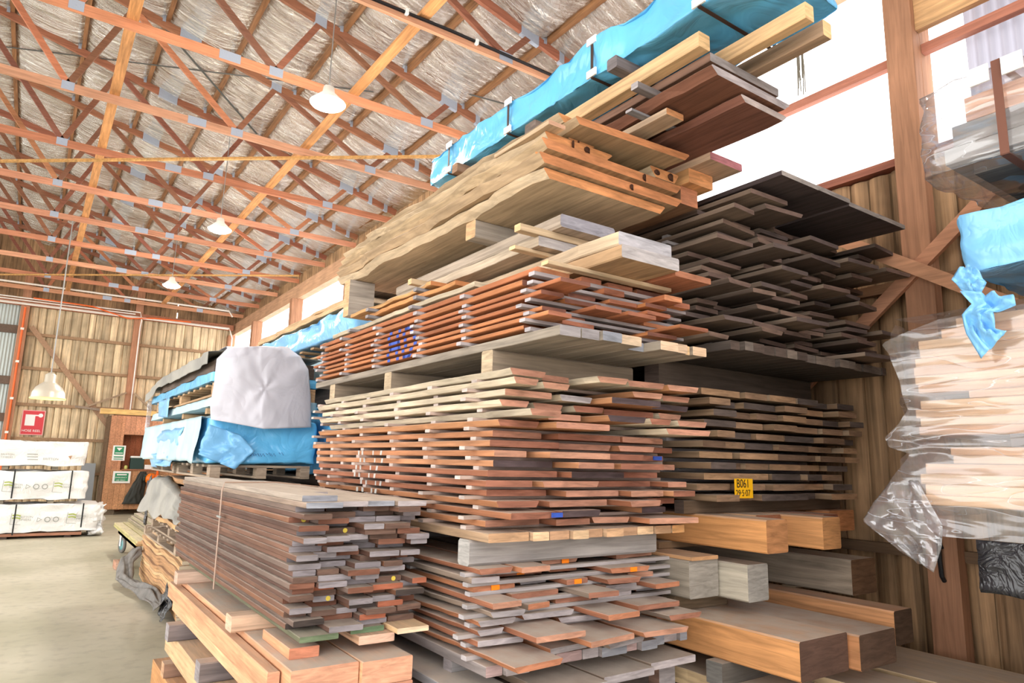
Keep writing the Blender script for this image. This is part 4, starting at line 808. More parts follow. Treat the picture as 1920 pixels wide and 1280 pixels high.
def flap(pts, name, mat, parent, n=14, amp=.02, X=None, seed=0):
    """hanging corner of sheet between two measured edges (lists of 3D points)"""
    A, B = pts
    def ev(P, s):
        s *= len(P) - 1; i = min(int(s), len(P) - 2); return P[i].lerp(P[i + 1], s - i)
    o0 = parent.location if parent else Vector()
    def f(u, v):
        p = ev(A, v).lerp(ev(B, v), u); e = math.sin(math.pi * u)
        d = amp * (nz(u * 3 + seed, v * 4) + .6 * nz(u * 7, v * 8 + seed)) * (.3 + e)
        return (p.x - d - o0.x, p.y - d * .5 - o0.y, p.z + d * .3 - o0.z)
    return sheet(name, f, n, n, mat, parent)
P5 = lambda q, Y: onY(q[0], q[1], Y)
flap(([P5(q, 5.97) for q in ((392, 795), (375, 838), (372, 852))], [P5(q, 5.95) for q in ((450, 815), (478, 845), (440, 880))]), 'loose_flap', BLUEL, t, 16, .05)
flap(([onX(q[0], q[1], 1.14) for q in ((288, 812), (279, 850), (284, 875))], [onX(q[0], q[1], 1.13) for q in ((345, 800), (330, 850), (318, 874))]), 'loose_flap', BLUEL, t, 14, .05, seed=4)
# illegible marker scribble on the blue wrap
m = MB()
for i, q in enumerate(((472, 852), (482, 853), (492, 853), (503, 852), (512, 853), (527, 851))):
    p = P5(q, 5.955)
    m.tube([p + Vector((-.02, 0, .012)), p + Vector((-.008, 0, -.012 + .01 * (i % 2))), p + Vector((.006, 0, .014)), p + Vector((.02, 0, -.01))], .0022, 5)
q = m.build('writing', plain('marker_ink', (40, 70, 130), .7), t); q.location = -t.location
for y in (6.3, 7.4, 8.6): board('bearer_block', 1.2, 2.02, y - .04, y + .04, 1.952, 2.0, PC2, PC2, .2, f'pale bearer on the dusty blue pack, {ORD[int((y - 5.2))]} from the near end', 'bearer', axis='X')
t2 = empty('wrapped_pack', (1.62, 7.6, 2.001)); tag(t2, 'thin blue wrapped pack between bearers in the tarped stack', 'wrapped pack')
soft_box('wrap', (1.18, 6.05, 2.001), (2.08, 9.5, 2.09), BLUED, .02, 4, 24, t2, 1, 7)
pallet('brown pallet in the upper half of the tarped stack', 1.2, 2.05, 6.05, 9.2, 2.092, .115, PC2, nb=12)
t3 = empty('wrapped_pack', (1.62, 7.6, 2.208)); tag(t3, 'blue wrapped pack above the brown pallet in the tarped stack', 'wrapped pack')
soft_box('wrap', (1.17, 6.05, 2.208), (2.08, 9.6, 2.30), BLUE, .02, 4, 24, t3, 1, 9)
flap(([onX(q[0], q[1], 1.15) for q in ((298, 752), (297, 781))], [onX(q[0], q[1], 1.15) for q in ((318, 745), (314, 782))]), 'loose_flap', BLUEL, t3, 8, .02)
for i in range(3): board('weathered_board', 1.19 + .29 * i, 1.46 + .29 * i, 6.1, 9.0, 2.302, 2.40, (110, 92, 80), DKB, .3, f'dark weathered board beneath the grey cover, {ORD[i + 1]} from the aisle', 'board', live=.012)
def cover(u, v):
    y = lerp(6.05, 9.75, u); sag = -.16 * max(0, (u - .62)) ** 1.5 * 3
    if v < .6: x = lerp(2.1, 1.16, v / .6); z = 2.47 + .02 * nz(x * 4, y * 2.5) + .03 * math.sin(math.pi * v / .6)
    else: x = 1.15 - .03 * nz(y * 3, 1) - .02; z = 2.46 - (v - .6) / .4 * (.11 + .05 * nz(y * 2, 4))
    return (x, y, z + sag)
o = sheet('tarpaulin', cover, 60, 26, TARPD); tag(o, 'dusty grey cover lying along the top of the tarped stack', 'tarpaulin')
board('weathered_board', 1.22, 2.04, 6.12, 8.9, 2.4005, 2.43, (120, 104, 92), DKB, .3, 'wide dark sheet of board hidden right under the grey cover', 'board')
Lb = [P5(q, 5.90) for q in ((428, 652), (408, 672), (403, 715), (395, 760), (397, 786))]; Rb = [P5(q, 5.90) for q in ((545, 653), (566, 668), (580, 692), (585, 745), (585, 801))]
Mb = [P5(q, 5.86) for q in ((490, 648), (488, 668), (492, 720), (490, 770), (492, 804))]
def tarp(u, v):
    def ev(P, s):
        s *= len(P) - 1; i = min(int(s), len(P) - 2); return P[i].lerp(P[i + 1], s - i)
    if v < .22:
        s = v / .22; a = Lb[0].lerp(Rb[0], u); return (a.x, lerp(6.9, 5.95, s), a.z + .03 * s - .01 + .015 * nz(u * 5, v * 9))
    s = (v - .22) / .78; A, B, C = ev(Lb, s), ev(Mb, s), ev(Rb, s)
    p = A.lerp(B, u * 2) if u < .5 else B.lerp(C, u * 2 - 1)
    r = math.hypot(u - .52, (s - .55) * .9); ang = math.atan2(s - .55, u - .52)
    star = .008 * math.exp(-r * 4) * math.sin(ang * 5 + 1) + .018 * nz(u * 3, s * 2.4) + .005 * nz(u * 9, s * 7)
    cur = .05 * (abs(u - .5) * 2) ** 4
    return (p.x, p.y + cur - star - .02, p.z)
o = sheet('tarpaulin', tarp, 70, 70, TARP); tag(o, 'pale silver-grey tarpaulin hanging over the near end of the stack', 'tarpaulin')
def drip(u, v): return (1.17 + .05 * (u - .5), 9.62 + .02 * nz(v * 6, u), lerp(2.26, 1.72, v))
o = sheet('plastic_strip', drip, 3, 14, CLEAR); tag(o, 'thin strip of clear plastic hanging from the far corner of the grey cover', 'plastic strip')
# crumpled tarps
fp = [Vector((1.30, 10.15, .36)), Vector((1.17, 10.1, .26)), Vector((1.12, 9.7, .08)), Vector((1.20, 9.2, .06)), Vector((1.27, 8.6, .07)), Vector((1.30, 8.0, .05)), Vector((1.28, 7.7, .10))]
def ftarp(u, v):
    s = v * (len(fp) - 1); i = min(int(s), len(fp) - 2); p = fp[i].lerp(fp[i + 1], s - i)
    w = .17 + .04 * nz(v * 4, 7); a = (u - .5) * 2
    x = p.x + a * w * .45 + .02 * nz(u * 5, v * 9); z = max(.006, p.z + .07 * (1 - a * a) + .06 * nz(u * 4 + 3, v * 7) + .12 * max(0, a) * v)
    return (min(x, 1.325), p.y - a * .12 + .05 * nz(u * 6, v * 6), z)
o = sheet('tarpaulin', ftarp, 22, 60, plain('dark_canvas', (112, 108, 104), .6, bump=.4, bscale=12, var=.3)); tag(o, 'dark grey tarp crumpled on the floor beside the low wavy pile', 'tarpaulin')
def ftarp2(u, v): return (1.31 - .03 * nz(u * 4, v * 3) - .12 * (1 - v) * (.4 + u * .3), lerp(7.95, 7.55, u) , .03 + v * .30 * (1 - .5 * u) + .02 * nz(u * 5, v * 5))
o = sheet('plastic_scrap', ftarp2, 12, 12, BLACKF); tag(o, 'shiny black plastic corner at the foot of the pine stack', 'plastic')
def gtarp(u, v):
    y = lerp(9.02, 6.5, u); top = 1.37 - .34 * max(0, u - .38) - .10 * max(0, .12 - u) * 8; bot = 1.0 + .05 * nz(y * 2.2, 5) + .06 * (u - .5)
    fold = .035 * math.sin(y * 4.2 + v * 2.2) * v + .03 * nz(y * 2.5, v * 2.5)
    return (1.215 - .03 - abs(fold) - .05 * v + .07 * max(0, .08 - v) / .08, y, lerp(top, bot, v) + .02 * nz(y * 3, 7))
o = sheet('tarpaulin', gtarp, 30, 24, TARPD); tag(o, 'dusty grey tarp draped over the wavy boards behind the strapped pile', 'tarpaulin')
def gt2(u, v): return (1.20 - .04 * nz(u * 3, v * 4), lerp(9.2, 9.03, u), lerp(1.28 + .1 * u, .80, v) + .02 * nz(u * 6, v * 5))
o = sheet('plastic_scrap', gt2, 10, 14, BLACKF); tag(o, 'black plastic tail hanging behind the dusty grey tarp', 'plastic')
# flat trolley with thin battens
t = empty('trolley', (1.75, 11.7, 0)); tag(t, 'low steel trolley with castors carrying pale battens', 'trolley')
m = MB()
for a, b in (((1.38, 10.3, .30), (1.38, 13.4, .36)), ((2.12, 10.3, .30), (2.12, 13.4, .36))): m.box(a, b)
for y in (10.3, 11.7, 13.3): m.box((1.38, y, .30), (2.12, y + .06, .36))
o = m.build('steel_frame', STEEL, t); o.location = -t.location
TEAL = plain('teal_wheel', (110, 160, 164), .5); RUB = plain('wheel_tread', (120, 116, 112), .6)
for x in (1.44, 2.06):
    for y in (10.5, 13.2):
        m = MB(); m.lathe([(.085, -.018), (.122, -.02), (.128, 0), (.122, .02), (.085, .018)], (0, 0, 0), 24); w = m.build('wheel', RUB, t, True); w.location = (x - 1.75, y - 11.7, .129); w.rotation_euler = (0, math.pi / 2, .25)
        m = MB(); m.lathe([(0, -.016), (.03, -.022), (.09, -.015), (.09, .015), (.03, .022), (0, .016)], (0, 0, 0), 20); m.build('hub', TEAL, w, True)
        m = MB(); m.box((-.034, -.03, .13), (-.027, .05, .17)); m.box((.027, -.03, .13), (.034, .05, .17)); m.box((-.034, -.03, .155), (.034, .05, .17)); m.box((-.034, -.012, -.02), (-.027, .04, .14)); m.box((.027, -.012, -.02), (.034, .04, .14)); f = m.build('castor_fork', WHITE, t); f.location = (x - 1.75, y - 11.7, .129); f.rotation_euler = (0, 0, .25)
for y in (10.9, 12.95): board('offcut_block', 1.36, 2.1, y - .05, y + .05, .361, .42, (236, 170, 60), (240, 176, 50), 0, f'yellow block on the steel trolley, {"near" if y < 12 else "far"} one', 'block', axis='X')
BT = [(214, 200, 150), (200, 186, 130), (226, 212, 170), (190, 180, 110), (206, 186, 128)]
for i in range(14):
    x = 1.29 + (i % 7) * .125; lvl = i // 7; z = .421 + lvl * .035 ; board('thin_batten', x, x + .115, 10.35 + rnd.uniform(-.1, .1), 13.3 + rnd.uniform(-.15, .2), z, z + .033, rnd.choice(BT), PINE, .5, f'pale greenish batten on the trolley, {("lower", "upper")[lvl]} layer, {ORD[i % 7 + 1]} from the aisle', 'batten', 'battens on the trolley')
for j in range(5):
    for i in range(5 - (j > 2)): x = 1.50 + i * .15 + .03 * j + .06 * (j > 2); board('thin_batten', x, x + .138, 10.5, 13.4 + .1 * i - .1 * j, .491 + .05 * j, .535 + .05 * j, (158, 146, 116), GREY, .8, f'grey batten, {ORD[5 - j]} layer from top, {ORD[i + 1]} from the aisle, on the trolley', 'batten', 'battens on the trolley')
board('offcut_block', 1.18, 1.28, 11.3, 11.65, 0, .1, (206, 150, 120), (226, 184, 160), .2, 'pinkish offcut on the concrete below the trolley', 'block')
# ---- blue wrapped packs behind the main stack (N)
board('squared_timber', 2.25, 3.1, 6.0, 9.0, 0, 1.44, (96, 80, 70), DKB, .2, 'dark bulk of timber under the blue packs behind the main stack', 'timber')
t = empty('wrapped_pack', (2.6, 7.3, 1.5)); tag(t, 'dark blue wrapped pack low behind the chalk-marked pack', 'wrapped pack'); soft_box('wrap', (2.18, 5.8, 1.45), (3.1, 9, 2.10), BLUE, .05, 3, 20, t, 2, 11)
board('squared_timber', 2.25, 3.0, 5.95, 8.8, 2.105, 2.27, (110, 96, 88), DKB, .2, 'dark timber between the blue packs behind the main stack', 'timber')
t = empty('wrapped_pack', (2.6, 7.3, 2.28)); tag(t, 'pale blue wrapped pack behind the paint-marked pack, beneath a pallet', 'wrapped pack'); soft_box('wrap', (2.18, 5.7, 2.28), (3.1, 9, 2.56), BLUED, .04, 3, 20, t, 2, 12)
pallet('pale pallet high behind the far end of the paint-marked pack', 2.2, 3.1, 5.6, 8.8, 2.565, .125, PC2, nb=10)
t = empty('wrapped_pack', (2.6, 7.0, 2.70)); tag(t, 'blue wrapped pack topped with wavy boards behind the paint-marked pack', 'wrapped pack'); soft_box('wrap', (2.17, 5.55, 2.694), (3.1, 8.6, 2.96), BLUEL, .05, 3.5, 22, t, 3, 14)
for i in range(3): board('wavy_board', 2.2 + .02 * i, 3.0, 5.55 + .1 * i, 8.9, 2.972 + i * .034, 3.002 + i * .034, (196, 160, 116), CREAM, .6, f'rough tan board over the blue pack by the clerestory, {ORD[3 - i]} from the top', 'board', live=.03)
board('sawn_plank', 2.3, 2.8, 5.5, 7.6, 3.075, 3.105, (140, 122, 106), GREY, .5, 'grey plank topping the tan boards over the blue pack', 'plank')
# ---- white wrapped packs
def txt(parent, body, size, x, z, y, mat, sx=1, rz=0): return text('printed_text', body, size, (x, y, z), (math.pi / 2, 0, 0), mat, parent, sx)
def logo(parent, x, z, y):
    m = MB()
    for dz in (0, -.05):
        m.bar((x, y, z + dz), (x + .07, y, z + dz + .008), .004, .02); m.bar((x + .07, y, z + dz + .008), (x + .13, y, z + dz - .012), .004, .02)
    o = m.build('logo_mark', LIME, parent); o.location = -parent.location
    m = MB(); m.bar((x - .02, y, z - .16), (x - .01, y, z + .04), .004, .008); m.bar((x - .02, y, z - .16), (x + .14, y, z - .17), .004, .006); o = m.build('logo_frame', GREYTXT, parent); o.location = -parent.location
def icons(parent, x, z, y):
    for i in range(3):
        m = MB(); m.lathe([(.035, -.002), (.05, -.002), (.05, .002), (.035, .002), (.035, -.002)], (0, 0, 0), 14 if i else 3); o = m.build('printed_symbol', GREYTXT, parent); o.location = Vector((x + .135 * i, y, z + .03)) - parent.location; o.rotation_euler = (math.pi / 2, 0, 0)
WY = 15.9
for i, (x1, z0_, z1_, lab, sd) in enumerate(((1.30, .1, .64, 'white wrapped timber pack on the floor with ragged end and bare boards below', 2), (1.03, .70, 1.26, 'white wrapped timber pack in the middle of the white stack', 5), (.96, 1.33, 1.82, 'topmost white wrapped timber pack with torn corner', 8))):
    t = empty('wrapped_timber_pack', (-.8, WY + .5, z0_)); tag(t, lab, 'wrapped pack', 'white wrapped packs')
    soft_box('wrap', (-3.4, WY, z0_), (x1, WY + 1.1, z1_), WHITEF, .045, 2.6, 34, t, 2, sd)
    yf = WY - .012
    w_ = lambda px, py: onY(px, py, yf)
    def prt(body, px, py, wpx, sx=1):
        a_ = w_(px, py); b_ = w_(px + wpx, py); n_ = max(len(k_) for k_ in body.split('\n')); return text('printed_text', body, (b_.x - a_.x) / n_ / .62, (a_.x, yf - .02, a_.z), (math.pi / 2, 0, 0), GREYTXT, t, 1)
    def lg(px, py): q_ = w_(px, py); logo(t, q_.x, q_.z, yf - .02)
    def ic(px, py): q_ = w_(px, py); icons(t, q_.x, q_.z, yf - .02)
    def stp(px, py0, py1):
        a_ = w_(px, py0); m = MB(); m.box((a_.x - .012, yf - .026, w_(px, py1).z), (a_.x + .012, yf - .021, a_.z)); o = m.build('strap', BLACK, t); o.location = -t.location
    if i == 0:
        stp(31, 945, 1003); stp(157, 943, 988); lg(23, 966); lg(128, 964); prt('BRITTON\nTIMBERS', 35, 971, 27); prt('BRITTON\nTIMBERS', 139, 969, 22); ic(72, 977)
        soft_box('ragged_end', (1.14, WY + .02, .02), (1.38, WY + 1.0, .62), WHITEF, .10, 6, 18, t, 2, 3)
    elif i == 1:
        stp(29, 879, 934); stp(136, 882, 935); lg(8, 904); lg(102, 906); prt('BRITTON\nTIMBERS', 17, 910, 26); prt('BRITTON\nTIMBERS', 113, 910, 22); ic(51, 915)
    else:
        prt('BRITTON\nTIMBERS', 1, 853, 27); prt('BRITTON', 80, 862, 30)
        m = MB()
        for py in (851, 856, 861): a_ = w_(51, py); b_ = w_(71, py); m.box((a_.x, yf - .022, a_.z - .007), (b_.x, yf - .019, a_.z + .007))
        o = m.build('printed_lines', GREYTXT, t); o.location = -t.location
        T3 = [w_(128, 855), w_(135, 854), w_(132, 861)]; m = MB(); m.add([q_ + Vector((0, -.02, 0)) for q_ in T3] + [q_ + Vector((0, -.01, 0)) for q_ in T3], [(0, 1, 2), (5, 4, 3), (0, 3, 4, 1), (1, 4, 5, 2), (2, 5, 3, 0)]); o = m.build('tear', plain('tear_tan', (170, 130, 100), .8), t); o.location = -t.location
for k in range(4): board('sawn_board', -3.3, 1.02, WY + .06 + k * .25, WY + .29 + k * .25, .045, .099, (176, 120, 92), PINK, .2, f'bare pinkish board under the lowest white pack, {ORD[k + 1]} from the aisle', 'board', 'boards under the lowest white pack', axis='X')
for x in (-2.2, -.2, .8): board('bearer_block', x - .05, x + .05, WY + .1, WY + 1.0, 0, .0445, (80, 74, 70), DKB, 0, f'dark bearer on the floor under the white packs, {ORD[int(x + 3.3)]} along', 'bearer')
for z0_, z1_, nm in ((.642, .698, 'lower'), (1.262, 1.328, 'upper')):
    for x in (-2.2, -.33, .45): board('bearer_block', x - .05, x + .05, WY + .08, WY + 1.0, z0_, z1_, (150, 130, 110), (150, 140, 122), .2, f'bearer between the white packs, {nm} gap, {("far", "middle", "aisle-end")[(x > -1) + (x > 0)]} one', 'bearer')
# ---- office booth by the far wall
OY = 21.35; t = empty('office_booth', (2.9, OY + .6, 0)); tag(t, 'small timber-lined office booth with an open hatch by the far wall', 'booth')
def vboards(x0, x1, z0_, z1_, y, nm, c, w=.13):
    m = MB(); x = x0
    while x < x1 - .01: m.box((x + .002, y, z0_), (min(x + w, x1) - .002, y + .02, z1_)); x += w
    o = m.build(nm, wood_mat(nm + '_lining', fixed=c, island=True, dust=False), t); o.location = -t.location; return o
vboards(1.72, 4.3, .14, 1.18, OY, 'lower_panel', (206, 148, 100)); vboards(1.72, 2.06, 1.18, 2.62, OY, 'corner_panel', (202, 138, 96)); vboards(2.06, 4.3, 2.12, 2.62, OY, 'upper_panel', (210, 144, 104))
vboards(3.22, 4.3, 1.18, 2.12, OY, 'side_panel', (202, 138, 96)); vboards(2.02, 2.60, 1.18, 2.12, OY + .45, 'hatch_back', (170, 92, 50)); vboards(2.60, 3.3, 1.18, 2.12, OY + .40, 'hatch_back', (220, 146, 76), .5)
m = MB(); m.box((2.10, OY - .05, 1.165), (3.3, OY + .42, 1.20)); o = m.build('ledge', MW, t, color=(170, 110, 74, 0)); o.location = -t.location
m = MB(); m.box((1.70, OY + .02, .14), (1.72, OY + 1.3, 2.62)); o = m.build('side_wall', MW, t, color=(110, 84, 60, 0)); o.location = -t.location
m = MB(); m.box((1.80, OY, 2.62), (4.3, OY + 1.3, 2.65)); o = m.build('roof', MW, t, color=(130, 92, 64, 0)); o.location = -t.location
m = MB(); m.box((1.82, OY + .05, 0), (2.05, OY + .2, .14)); m.box((4.0, OY + .05, 0), (4.2, OY + .2, .14)); m.box((1.82, OY + 1.0, 0), (2.05, OY + 1.2, .14)); o = m.build('skid', MW, t, color=(120, 104, 84, 0)); o.location = -t.location
board('sawn_plank', 1.44, 4.2, OY - .03, OY + .25, 2.651, 2.79, (236, 190, 110), PINE, 0, 'long yellow pine plank lying on top of the office booth', 'plank', axis='X')
def sign(name, x0, x1, z0_, z1_, y, lab, cat, face, border=WHITE, b=.02):
    t = empty(name, ((x0 + x1) / 2, y, (z0_ + z1_) / 2)); tag(t, lab, cat)
    m = MB(); m.box((x0, y, z0_), (x1, y + .01, z1_)); o = m.build('board_panel', border, t); o.location = -t.location
    m = MB(); m.box((x0 + b, y - .003, z0_ + b), (x1 - b, y, z1_ - b)); o = m.build('sign_face', face, t); o.location = -t.location; return t
_a = onY(212.5, 883, OY - .06); _b = onY(243, 905.5, OY - .06)
s = sign('emergency_sign', _a.x, _b.x, _b.z, _a.z, OY - .063, 'green and white emergency use sign on the office booth front', 'sign', GREENP, WHITE, .05)
_w = _b.x - _a.x; _h = _a.z - _b.z; _y = OY - .0668
m = MB(); m.box((_a.x + _w * .22, _y - .002, _a.z - _h * .34), (_b.x - _w * .22, _y + .0005, _a.z - _h * .24)); o = m.build('faded_line', WHITE, s); o.location = -s.location
txt(s, 'EMERGENCY', _w * .115, _a.x + _w * .15, _a.z - _h * .58, _y, WHITE); txt(s, 'USE ONLY', _w * .115, _a.x + _w * .2, _a.z - _h * .80, _y, WHITE)
s = sign('safety_sign', 1.84, 2.14, 1.42, 1.82, OY - .013, 'small white and green safety sign on the corner of the office booth', 'sign', WHITE)
m = MB(); m.box((1.88, OY - .019, 1.58), (2.10, OY - .0165, 1.79)); o = m.build('green_field', GREENP, s); o.location = -s.location
m = MB(); m.add([(1.92, OY - .022, 1.76), (2.06, OY - .022, 1.76), (1.99, OY - .022, 1.68), (1.92, OY - .019, 1.76), (2.06, OY - .019, 1.76), (1.99, OY - .019, 1.68)], [(0, 1, 2), (5, 4, 3)]); m.box((1.90, OY - .021, 1.61), (2.08, OY - .019, 1.63)); o = m.build('pictogram', WHITE, s); o.location = -s.location
m = MB(); m.box((1.88, OY - .019, 1.50), (2.10, OY - .0165, 1.53)); m.box((1.88, OY - .019, 1.45), (2.10, OY - .0165, 1.47)); o = m.build('caption_lines', GREENP, s); o.location = -s.location
s = sign('hose_sign', -.27, .25, 2.05, 2.72, YB - .11, 'red fire hose reel sign on the far slab wall', 'sign', REDP, plain('sign_pink', (236, 180, 176), .5))
ys_ = YB - .1165
m = MB(); m.box((-.19, ys_, 2.30), (.03, ys_ + .003, 2.60)); m.box((.03, ys_, 2.565), (.12, ys_ + .003, 2.60)); o = m.build('pictogram', WHITE, s); o.location = -s.location
m = MB(); m.lathe([(0, 0), (.055, 0), (.055, .003), (0, .003)], (0, 0, 0), 18); o = m.build('hose_reel_mark', WHITE, s); o.location = Vector((.15, ys_, 2.585)) - s.location; o.rotation_euler = (math.pi / 2, 0, 0)
txt(s, 'HOSE REEL', .088, -.235, 2.135, ys_, WHITE)
m = MB(); m.box((2.29, OY - .03, 1.201), (2.62, OY + .22, 1.50), .01); o = m.build('storage_box', plain('dark_green_box', (36, 62, 58), .6)); tag(o, 'dark green box with a white lid on the booth ledge', 'box')
m = MB(); m.box((2.28, OY - .04, 0), (2.63, OY + .23, .05), .015); q = m.build('lid', WHITE, o); q.location = (0, 0, 1.50)
m = MB(); m.box((2.64, OY - .03, 1.201), (2.84, OY + .1, 1.32), .008); o = m.build('carton', WHITE); tag(o, 'small white carton beside the green box on the booth ledge', 'carton')
m = MB(); m.lathe([(0, 0), (.04, 0), (.045, .06), (.03, .09), (0, .1)], (2.2, OY + .05, 1.201), 14); o = m.build('cup', plain('lime_cup', (206, 206, 120), .5)); tag(o, 'small yellow-green cup at the corner of the booth ledge', 'cup')
t = empty('safety_helmet', onY(283, 897, OY - .16)); tag(t, 'orange forestry helmet with dark ear muffs hanging on the booth', 'helmet')
m = MB(); m.lathe([(0, .16), (.07, .15), (.12, .10), (.145, .03), (.15, -.03), (.14, -.04), (.13, 0)], (0, 0, 0), 20); o = m.build('shell', plain('orange_shell', (240, 120, 24), .35), t, True); o.rotation_euler = (1.3, 0, 0)
m = MB(); m.box((-.17, -.03, .04), (.17, .05, .12), .03); m.box((-.19, -.05, -.06), (-.14, .04, .06), .02); m.box((.14, -.05, -.06), (.19, .04, .06), .02); m.build('ear_muffs', plain('dark_muff', (46, 56, 48), .6), t, True)
def jacket(u, v):
    w = lerp(.10, .36, v ** .8); x = 2.62 + (u - .5) * w * 1.4 - .18 * v + .02 * nz(u * 5, v * 6); return (x, OY - .06 - .05 * math.sin(math.pi * u) - .03 * nz(u * 7, v * 5), lerp(1.14, .28, v))
o = sheet('work_coat', jacket, 18, 26, plain('dark_coat', (52, 54, 50), .7, bump=.3, bscale=8)); tag(o, 'dark green coat hanging on the booth front below the helmet', 'coat'); 
m = MB(); m.lathe([(0, .6), (.02, .6), (.10, .0), (.12, 0), (.12, -.01), (0, -.01)], (0, 0, 0), 16); o = m.build('traffic_cone', plain('cone_orange', (246, 110, 40), .5), None, True); o.location = (2.92, OY - .4, .60); tag(o, 'orange cone end showing behind the dusty grey tarp', 'cone')
board('squared_timber', 2.75, 3.1, OY - .6, OY - .2, 0, .589, (120, 90, 66), DKB, 0, 'brown block holding the orange cone behind the tarp', 'block')
m = MB(); m.bar((1.42, YB - .42, .0), (1.42, YB - .2, 1.32), .34, .006, (0, 1, 0)); o = m.build('metal_sheet', plain('grey_sheet', (128, 132, 136), .4, .4)); tag(o, 'grey metal sheet leaning on the far wall beside the booth', 'sheet')
# ================================================================== RIGHT SIDE PACKS
XP = 3.27
rows = [(1.46 + i * .045, 1.46 + i * .045 + .0443, 1.50) for i in range(4)] + [(1.641, 1.675, 1.37), (1.676, 1.71, 1.36)] + [(1.766 + i * .0385, 1.766 + i * .0385 + .0378, 1.5) for i in range(4)] + [(1.921, 1.953, 1.28)] + [(1.954 + i * .04, 1.954 + i * .04 + .0393, 1.5 - .012 * max(0, i - 3) * (i - 3)) for i in range(8)]
DC = [(222, 178, 134), (214, 164, 122), (226, 186, 146), (206, 156, 118)]
for i, (z0_, z1_, yf) in enumerate(rows):
    for k in range(2):
        x0 = XP + .02 + k * .47; c = rnd.choice(DC); board('dressed_board', x0, x0 + .46, -1.3, yf + rnd.uniform(-.025, .02), z0_, z1_, c, PINE, 0, f'pale board inside the clear plastic pack, {ORD[len(rows) - i]} course from the top, {("aisle", "wall")[k]} side', 'board', 'boards in the clear plastic pack', bev=.004)
for y in (-.8, .2, 1.1): board('spacer_strip', XP + .03, 4.2, y, y + .05, 1.711, 1.765, (90, 80, 76), DKB, 0, f'dark strip inside the clear plastic pack, {ORD[int(y + 2.0)]} along', 'spacer strip', axis='X')
XF = 3.235
bd = [onX(q[0], q[1], XF) for q in ((1755, 598), (1655, 645), (1668, 672), (1690, 720), (1699, 770), (1688, 792), (1655, 820), (1668, 838), (1704, 850), (1668, 905), (1690, 960), (1765, 1005))]
nb = [Vector((XF, -1.3, lerp(2.34, 1.36, i / (len(bd) - 1)))) for i in range(len(bd))]
t = empty('plastic_cover', (XF, .2, 1.36)); tag(t, 'clear plastic sleeve around the pale boards next to the post', 'plastic cover')
def sleeve(u, v):
    s = v * (len(bd) - 1); i = min(int(s), len(bd) - 2); a = bd[i].lerp(bd[i + 1], s - i); b = nb[i].lerp(nb[i + 1], s - i); p = a.lerp(b, u)
    far = max(0, 1 - u * 6)
    d = .012 * nz(p.y * 3, p.z * 5) + far * (.05 * math.sin(v * 17) + .05 * nz(v * 9, u * 14))
    return (p.x - .012 - abs(d) * .5 + far * .03 - t.location.x, p.y - t.location.y, p.z - t.location.z)
sheet('side_film', sleeve, 60, 70, CLEAR, t, 0)
def topf(u, v): 
    y = lerp(1.55, -1.3, u); x = lerp(XF - .005, 4.35, v); return (x - t.location.x, y - t.location.y, 2.30 + .012 * nz(x * 3, y * 3) + .03 * math.sin(math.pi * v) - t.location.z)
sheet('top_film', topf, 30, 14, CLEAR, t, 0)
def endf(u, v):
    z = lerp(1.40, 2.28, v); x = lerp(XF + .04, 4.3, u); return (x - t.location.x, 1.56 + .05 * nz(u * 7, v * 6) + .04 * nz(u * 3, v * 13) - t.location.y, z - t.location.z)
sheet('end_film', endf, 24, 24, CLEAR, t, 0)
flap(([onX(q[0], q[1], XF) for q in ((1668, 905), (1640, 940), (1617, 976), (1690, 1034))], [onX(q[0], q[1], XF - .02) for q in ((1720, 900), (1768, 985), (1766, 1025), (1751, 1073))]), 'loose_tail', CLEAR, t, 22, .035)
for z0_, z1_, lab in ((1.335, 1.459, 'bearer under the clear plastic pack'), (2.355, 2.44, 'bearer between the clear and the light blue packs'), (2.735, 2.929, 'bearer beneath the topmost clear-wrapped pack')):
    for y in (-.7, .75): board('bearer_block', XP + .03, 4.3, y, y + .09, z0_, z1_, (120, 92, 66), DKB, 0, f'{lab}, {"near" if y < 0 else "post-side"} one', 'bearer', axis='X')
t = empty('wrapped_pack', (3.85, 0, 2.445)); tag(t, 'light blue wrapped pack between the two clear packs next to the post', 'wrapped pack')
soft_box('wrap', (XP - .03, -1.3, 2.445), (4.4, 1.27, 2.735), BLUEL, .03, 4.5, 26, t, 2, 21)
flap(([onX(q[0], q[1], 3.16) for q in ((1800, 545), (1822, 570), (1804, 590), (1812, 625), (1840, 672))], [onX(q[0], q[1], 3.14) for q in ((1900, 552), (1905, 572), (1862, 585), (1866, 615), (1888, 620))]), 'loose_tail', BLUEL, t, 20, .05, seed=8)
flap(([onX(q[0], q[1], 3.22) for q in ((1800, 500), (1784, 524), (1812, 552))], [onX(q[0], q[1], 3.20) for q in ((1830, 500), (1850, 530), (1840, 550))]), 'loose_flap', BLUEL, t, 12, .04, seed=2)
for i, (z0_, z1_, yf, c) in enumerate(((2.93, 2.985, 1.27, (104, 98, 94)), (2.987, 3.06, 1.29, (176, 172, 168)), (3.062, 3.16, 1.25, (150, 144, 140)), (3.162, 3.275, 1.19, (222, 170, 140)))):
    for k in range(2): board('dressed_board', XP + .02 + k * .5 + (.06 if i == 0 and k == 0 else 0), XP + .51 + k * .5, -1.22, yf - (.07 if i == 0 else 0), z0_, z1_, c, PINE, 0, f'thick board in the topmost clear-wrapped pack, {ORD[4 - i]} from the top, {("aisle", "wall")[k]} side', 'board', 'boards in the topmost clear pack')
t = empty('plastic_cover', (3.8, 0, 2.93)); tag(t, 'cloudy clear plastic wrap with a brown strap on the topmost pack', 'plastic cover')
CLOUD = CLEAR.copy(); CLOUD.name = 'cloudy_film'
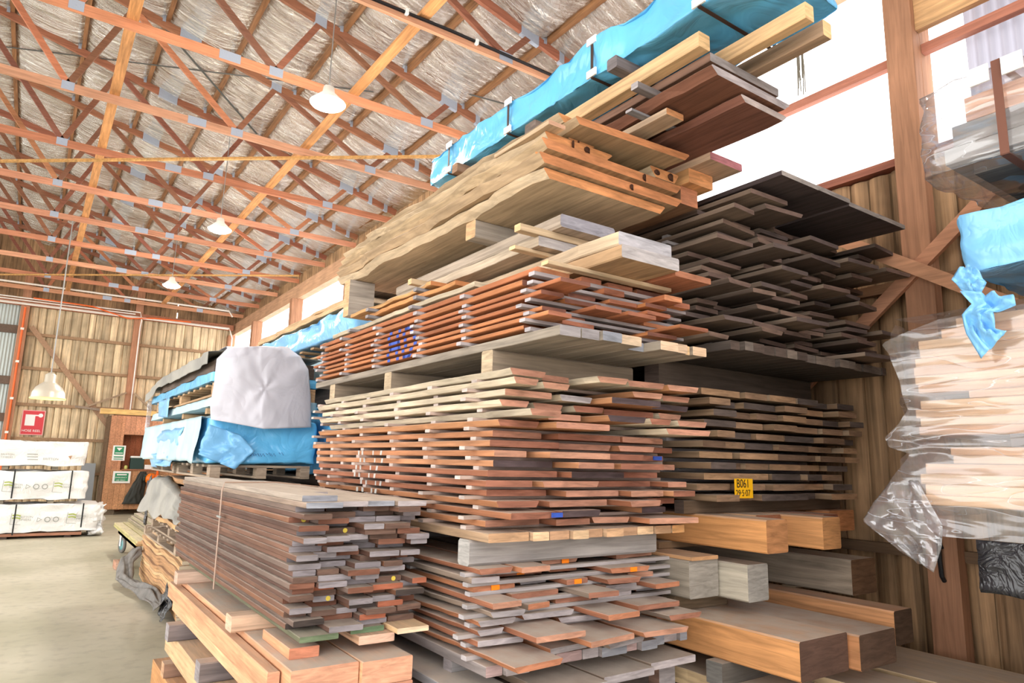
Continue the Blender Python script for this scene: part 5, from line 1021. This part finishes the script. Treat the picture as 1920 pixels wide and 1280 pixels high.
soft_box('wrap', (XP - .05, -1.42, 2.92), (4.42, 1.38, 3.35), CLOUD, .03, 6, 30, t, 1, 31)
ring_strap('strap', 1.03, XP - .05, 4.42, 2.925, 3.34, .034, BROWNST, t, .012)
for ya in (.93, 1.055):
    m = MB(); m.box((XP - .075, ya, 3.27), (XP - .067, ya + .078, 3.35)); q = m.build('corner_guard', WHITE, t); q.location = -t.location
def dk(u, v): return (3.22 + .015 * nz(u * 5, v * 5), lerp(1.28, .3, u), lerp(1.335, 1.13 + .02 * nz(u * 9, 3), v))
o = sheet('plastic_cover', dk, 24, 12, BLACKF); tag(o, 'dark plastic skirt hanging below the clear pack', 'plastic cover')
t = empty('wrapped_pack', (3.85, -.3, 0)); tag(t, 'dark wrapped pack standing on the floor under the clear pack', 'wrapped pack'); soft_box('wrap', (3.3, -1.3, .0), (4.4, .9, 1.33), BLACKF, .03, 3, 16, t, 1, 41)
# cobweb dangling in the clerestory
m = MB(); rr = random.Random(3); c0 = onX(1499, 84, 4.93)
for i in range(9):
    y = c0.y + rr.uniform(-.03, .03); x = 4.93 + rr.uniform(-.01, .01); L_ = rr.uniform(.2, .5); m.tube([(x, y, c0.z), (x, y + rr.uniform(-.02, .02), c0.z - L_ * .5), (x, y + rr.uniform(-.02, .02), c0.z - L_)], .0045, 4)
m.tube([(4.93, c0.y, c0.z), (4.94, c0.y + .0, 5.45)], .001, 4)
o = m.build('hanging_cobweb', plain('dusty_web', (110, 104, 92), .9)); tag(o, 'dusty cobweb strands dangling in the clerestory opening', 'cobweb')
# ================================================================== LIGHT
W = D.worlds.new('sky'); SC.world = W; W.use_nodes = True
bg = W.node_tree.nodes['Background']; bg.inputs[0].default_value = (1, .985, .965, 1); bg.inputs[1].default_value = 2.6
SC.view_settings.view_transform = 'Standard'; SC.view_settings.look = 'None'; SC.view_settings.gamma = 1; SC.view_settings.use_curve_mapping = False
SC.view_settings.exposure = .88
SC.cycles.use_denoising = True
SC.cycles.max_bounces = 8; SC.cycles.diffuse_bounces = 4; SC.cycles.transparent_max_bounces = 16
